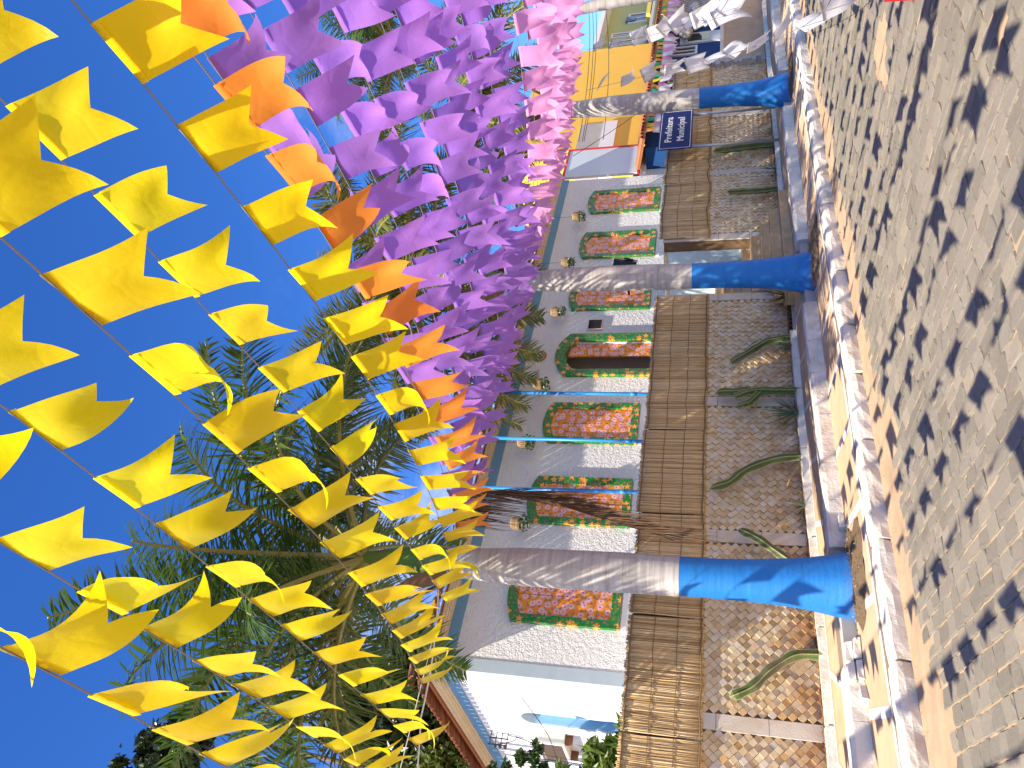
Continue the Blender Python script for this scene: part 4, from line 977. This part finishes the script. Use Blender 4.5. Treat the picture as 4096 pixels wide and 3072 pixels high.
tag(MB().tube([(26.9+q*.12, 11.0+.25*math.sin(q*1.0), 2.62+.25*math.sin(q*.5)) for q in range(14)], .16, 6).build('awning_cloth', MAT['stone_block'], None, True), 'pale cloth gathered over the gate beside the blue house', 'cloth')
# pennants along the tiled eaves
t = thing('party_garland', 'garland of white, pink, orange and green pennants along the low tiled roof', 'garland', (25.5, 10.95, 3.6))
MB().tube([(20.2, 10.95, 3.62), (25, 10.95, 3.56), (31, 10.95, 3.62)], .01, 4).build('cord', MAT['cord'], t)
x = 20.3; q = 0
while x < 31:
    for row, cs in enumerate((('orange', 'yellow', 'green'), ('white', 'pink'))):
        c = cs[q % len(cs)]; m = Matrix.Translation(Vector((x, 10.94-.02*row, 3.62-.20*row))-Vector(t.location)) @ Matrix.Rotation(-PI/2+rnd.uniform(-.2, .2), 4, 'X') @ Matrix.Scale(1.15 if row else .7, 4)
        link('flag', FM[c][q*5 % NV], t, None, m)
    x += .30; q += 1
# yellow house, white sign panel, olive house
yh = thing('house', 'tall yellow house rising behind the low tiled roof', 'house', (27, 14, 0))
MB().box(23.2, 31.0, 13.0, 20, 0, 8.6).build('wall', MAT['yellow_wall'], yh)
MB().box(22.2, 24.8, 12.90, 13.6, 5.02, 5.50).build('parapet', MAT['white_wall'], yh)
MB().box(22.2, 24.8, 12.95, 13.6, 5.52, 6.30).build('recess', MAT['concrete'], yh)
win(yh, 22.55, 12.95, 5.72, .22, .35, 'cable')
sb = thing('sign_panel', 'large pale blank panel with red edge beyond the end of the town hall', 'sign panel', (20.8, 12.05, 3.5))
MB().box(19.9, 21.38, 12.02, 12.10, 3.93, 6.09).build('panel', MAT['panel'], sb)
MB().box(19.82, 21.46, 12.0, 12.12, 3.86, 3.927).box(21.383, 21.46, 12.0, 12.12, 3.93, 6.16).box(19.82, 21.38, 12.0, 12.12, 6.093, 6.16).build('edge', MAT['red'], sb)
t = thing('annex', 'grey white annex under the blank panel at the end of the town hall', 'building', (20.5, 12.3, 0))
MB().box(BX1+.05, 22.0, 12.2, 16, 0, 3.84).build('wall', MAT['white_wall'], t); MB().box(BX1+.05, 21.4, 12.06, 12.199, 3.70, 3.845).build('beam', MAT['white_wall'], t)
gh = thing('house', 'olive green two storey house with white windows and flat white eaves', 'house', (35, 14.5, 0))
MB().box(32.6, 38.5, 14.0, 20, 0, 6.56).build('wall', MAT['green_wall'], gh)
MB().box(32.1, 39, 13.3, 20.4, 6.563, 6.76).build('eaves', MAT['white_wall'], gh)
MB().add([(31.8, 12.6, 4.25), (39, 12.6, 4.25), (39, 13.99, 4.72), (31.8, 13.99, 4.72), (31.8, 12.6, 4.18), (39, 12.6, 4.18), (39, 13.99, 4.65), (31.8, 13.99, 4.65)], [(0,1,2,3), (7,6,5,4), (4,5,1,0), (5,6,2,1), (7,4,0,3)]).build('porch_roof', MAT['grey_roof'], gh)
for xc, z0, w_, h_ in ((33.7, 5.08, .30, 1.15), (34.5, 5.12, .30, 1.10), (36.2, 4.85, .85, .75)): win(gh, xc, 14.0, z0, w_, h_)
MB().box(35.5, 37.2, 13.55, 13.99, 4.62, 4.80).build('ledge', MAT['yellow_trim'], gh)
tag(MB().box(35.75, 36.3, 13.9, 13.93, 5.35, 5.75, 0, .02).build('cloth', MAT['black']), 'black cloth hung out at the olive house window', 'cloth')
for i, (za, zb) in enumerate([(6.6, 6.9), (6.4, 6.75), (6.25, 6.6), (5.6, 6.3)]):
    cable([(19.9, 10.9, za-1.1+.1*i), (33, 11.0, zb)], .010, 'cable', '%s of the power lines crossing in front of the blank panel' % ['topmost', 'second', 'third', 'lowest'][i], .25)
cable([(20.0, 11.4, 5.75), (22.2, 11.2, 3.75)], .009, 'cable', 'dark service wire slanting across the blank panel', .05)

# ------------------------------------------------------------------ trees behind
def tree(name, label, base, centers, n, size, leaf, seed, trunk_r=.12, asp=1.7, group=None):
    t = thing(name, label, 'tree', base, group); r2 = random.Random(seed)
    b = MB(); B0 = Vector(base)
    for (c, rad) in centers:
        c = Vector(c); mid = B0.lerp(c, .5)+Vector((r2.uniform(-.3, .3), r2.uniform(-.3, .3), .2)); b.tube([B0, mid, c], [trunk_r, trunk_r*.6, trunk_r*.15], 7)
    b.build('trunk', MAT['bark'], t, True)
    for (c, rad) in centers:
        c = Vector(c); lf = MB(); nn = int(n*rad**2)
        clumps = []
        for q in range(max(8, int(26*rad**1.5))):
            d = Vector((r2.gauss(0, 1), r2.gauss(0, 1), r2.gauss(0, 1))).normalized(); clumps.append(c+d*rad*r2.uniform(.35, 1.0))
        for q in range(nn):
            k_ = r2.choice(clumps); d = Vector((r2.gauss(0, 1), r2.gauss(0, 1), r2.gauss(0, .8)))*rad*.17; p = k_+d
            leafcard(lf, p, Vector((r2.uniform(-1, 1), r2.uniform(-1, 1), r2.uniform(-.2, 1.2))), size*r2.uniform(.7, 1.3), r2, None, asp)
        lf.build('crown', MAT[leaf], t)
    return t
tree('tree', 'dark glossy leaved tree standing behind the roof corner of the town hall', (9.0, 27, 0), [((10.0, 26, 12.6), 1.7), ((8.7, 26, 12.2), 1.6), ((8.6, 26, 14.2), 1.5), ((9.6, 27, 14.6), 1.4)], 1300, .22, 'leaf_dark', 1)
tree('tree', 'lush sunlit green tree behind the end wall at the bottom edge', (6.6, 28.0, 0), [((8.0, 27, 11.4), 1.8), ((7.0, 27, 10.8), 1.8), ((6.6, 27, 12.6), 1.6), ((7.2, 28, 9.2), 1.8), ((6.0, 27, 9.6), 1.6)], 1500, .15, 'leaf_lush', 2)
tree('tree', 'round leaved tree rising highest at the bottom edge of the picture', (3.2, 15.6, 0), [((4.0, 15, 12.9), .55), ((3.5, 15, 12.4), .6), ((4.25, 15.1, 12.0), .45), ((3.3, 15.2, 13.3), .5)], 1500, .13, 'leaf_dark', 3)
tree('shrub', 'bright green shrub rising over the mats below the air conditioner', (3.9, 13.0, 0), [((4.12, 12.9, 3.25), .36), ((3.95, 13.0, 3.55), .36), ((4.3, 13.0, 3.0), .34), ((3.8, 12.9, 3.1), .4), ((3.75, 13.2, 3.9), .25)], 5200, .10, 'leaf_bright', 4, .04, 2.8)
tree('shrub', 'climbing shrub beside the air conditioner reaching for the eaves', (3.9, 13.6, 0), [((4.16, 13.5, 4.62), .16), ((4.05, 13.4, 4.8), .14), ((3.86, 13.5, 4.5), .22), ((3.80, 13.5, 5.3), .14), ((3.75, 13.6, 5.0), .2)], 11000, .075, 'ivy', 5, .02)
tree('tree', 'dark green tree behind the roof seen through the far palm fronds', (20, 34, 0), [((16, 32, 11), 3), ((20, 33, 11.5), 3), ((25, 33, 11), 3), ((30, 33, 11), 3)], 260, .34, 'leaf_lush', 6, .3)

# ------------------------------------------------------------------ parked car at the top edge
CARY = -.095
car = thing('parked_car', 'white car with a red tail light, just its rear corner in the top edge', 'car', (6.4, 1.05, 0))
secs = [(0.0, .30, .80, .0), (.06, .24, .98, .10), (.25, .22, 1.08, .16), (.7, .22, 1.46, .17), (1.3, .22, 1.50, .17), (2.2, .22, 1.46, .17), (2.9, .22, 1.0, .17), (3.7, .24, .88, .12), (3.95, .32, .72, .0)]
vs = []; hw = .83
for (dx, zb, zt, k_) in secs:
    w_ = hw-.17+k_; zm = min(.92, zt-.05)
    pr = [(-w_*.92, zb), (-w_, zb+.15), (-w_, zm*.8), (-w_*.97, zm), (-w_*(.78 if zt > 1.1 else .9), zt-.02), (-w_*.4, zt), (w_*.4, zt), (w_*(.78 if zt > 1.1 else .9), zt-.02), (w_*.97, zm), (w_, zm*.8), (w_, zb+.15), (w_*.92, zb)]
    vs += [(4.42+dx, 1.04+y_, z_) for y_, z_ in pr]
m = 12; b = MB().add(vs, [(i*m+j, i*m+(j+1) % m, (i+1)*m+(j+1) % m, (i+1)*m+j) for i in range(len(secs)-1) for j in range(m)] + [tuple(range(m-1, -1, -1)), tuple((len(secs)-1)*m+j for j in range(m))])
o = b.build('body', MAT['car_white'], car, True); fixnormals(o.data)
for s in (-1, 1):
    b = MB(); yc = 1.04+s*.70; b.box(4.405, 4.62, min(yc, yc+s*.145), max(yc, yc+s*.145), .50, .74, 0, 0, .01); b.build('tail_light', MAT['tail_red'], car)
b = MB().box(4.34, 4.60, 1.04-.86, 1.04+.86, .22, .47, 0, 0, .03); b.build('bumper', MAT['car_white'], car); MB().box(4.42, 4.7, .30, 1.80, .18, .258).build('bumper_valance', MAT['rubber'], car)
b = MB().add([(4.72, .50, 1.06), (4.72, 1.58, 1.06), (5.06, 1.46, 1.44), (5.06, .62, 1.44)], [(0,1,2,3)]); b.prism([(4.66, .50, 1.08), (4.66, 1.58, 1.08), (5.0, 1.46, 1.45), (5.0, .62, 1.45)], (.02, 0, .01)); b.build('rear_window', MAT['glass'], car)
for xx in (5.05, 7.6):
    for s in (-1, 1):
        b = MB(); b.lathe((0,0,0), [(.17, -.09), (.29, -.1), (.305, -.06), (.305, .06), (.29, .1), (.17, .09)], 24); b.v = [(xx+x_, 1.04+s*.74+z_, .305+y_) for x_, y_, z_ in b.v]; wh = b.build('wheel', MAT['rubber'], car, True)
        b = MB(); b.lathe((0,0,0), [(.0, -.02), (.06, .0), (.15, -.03), (.18, .0)], 20); b.v = [(xx+x_, 1.04+s*(.83+z_), .305+y_) for x_, y_, z_ in b.v]; b.build('rim', MAT['alloy'], wh, True)

for o in car.children: o.location.y += CARY
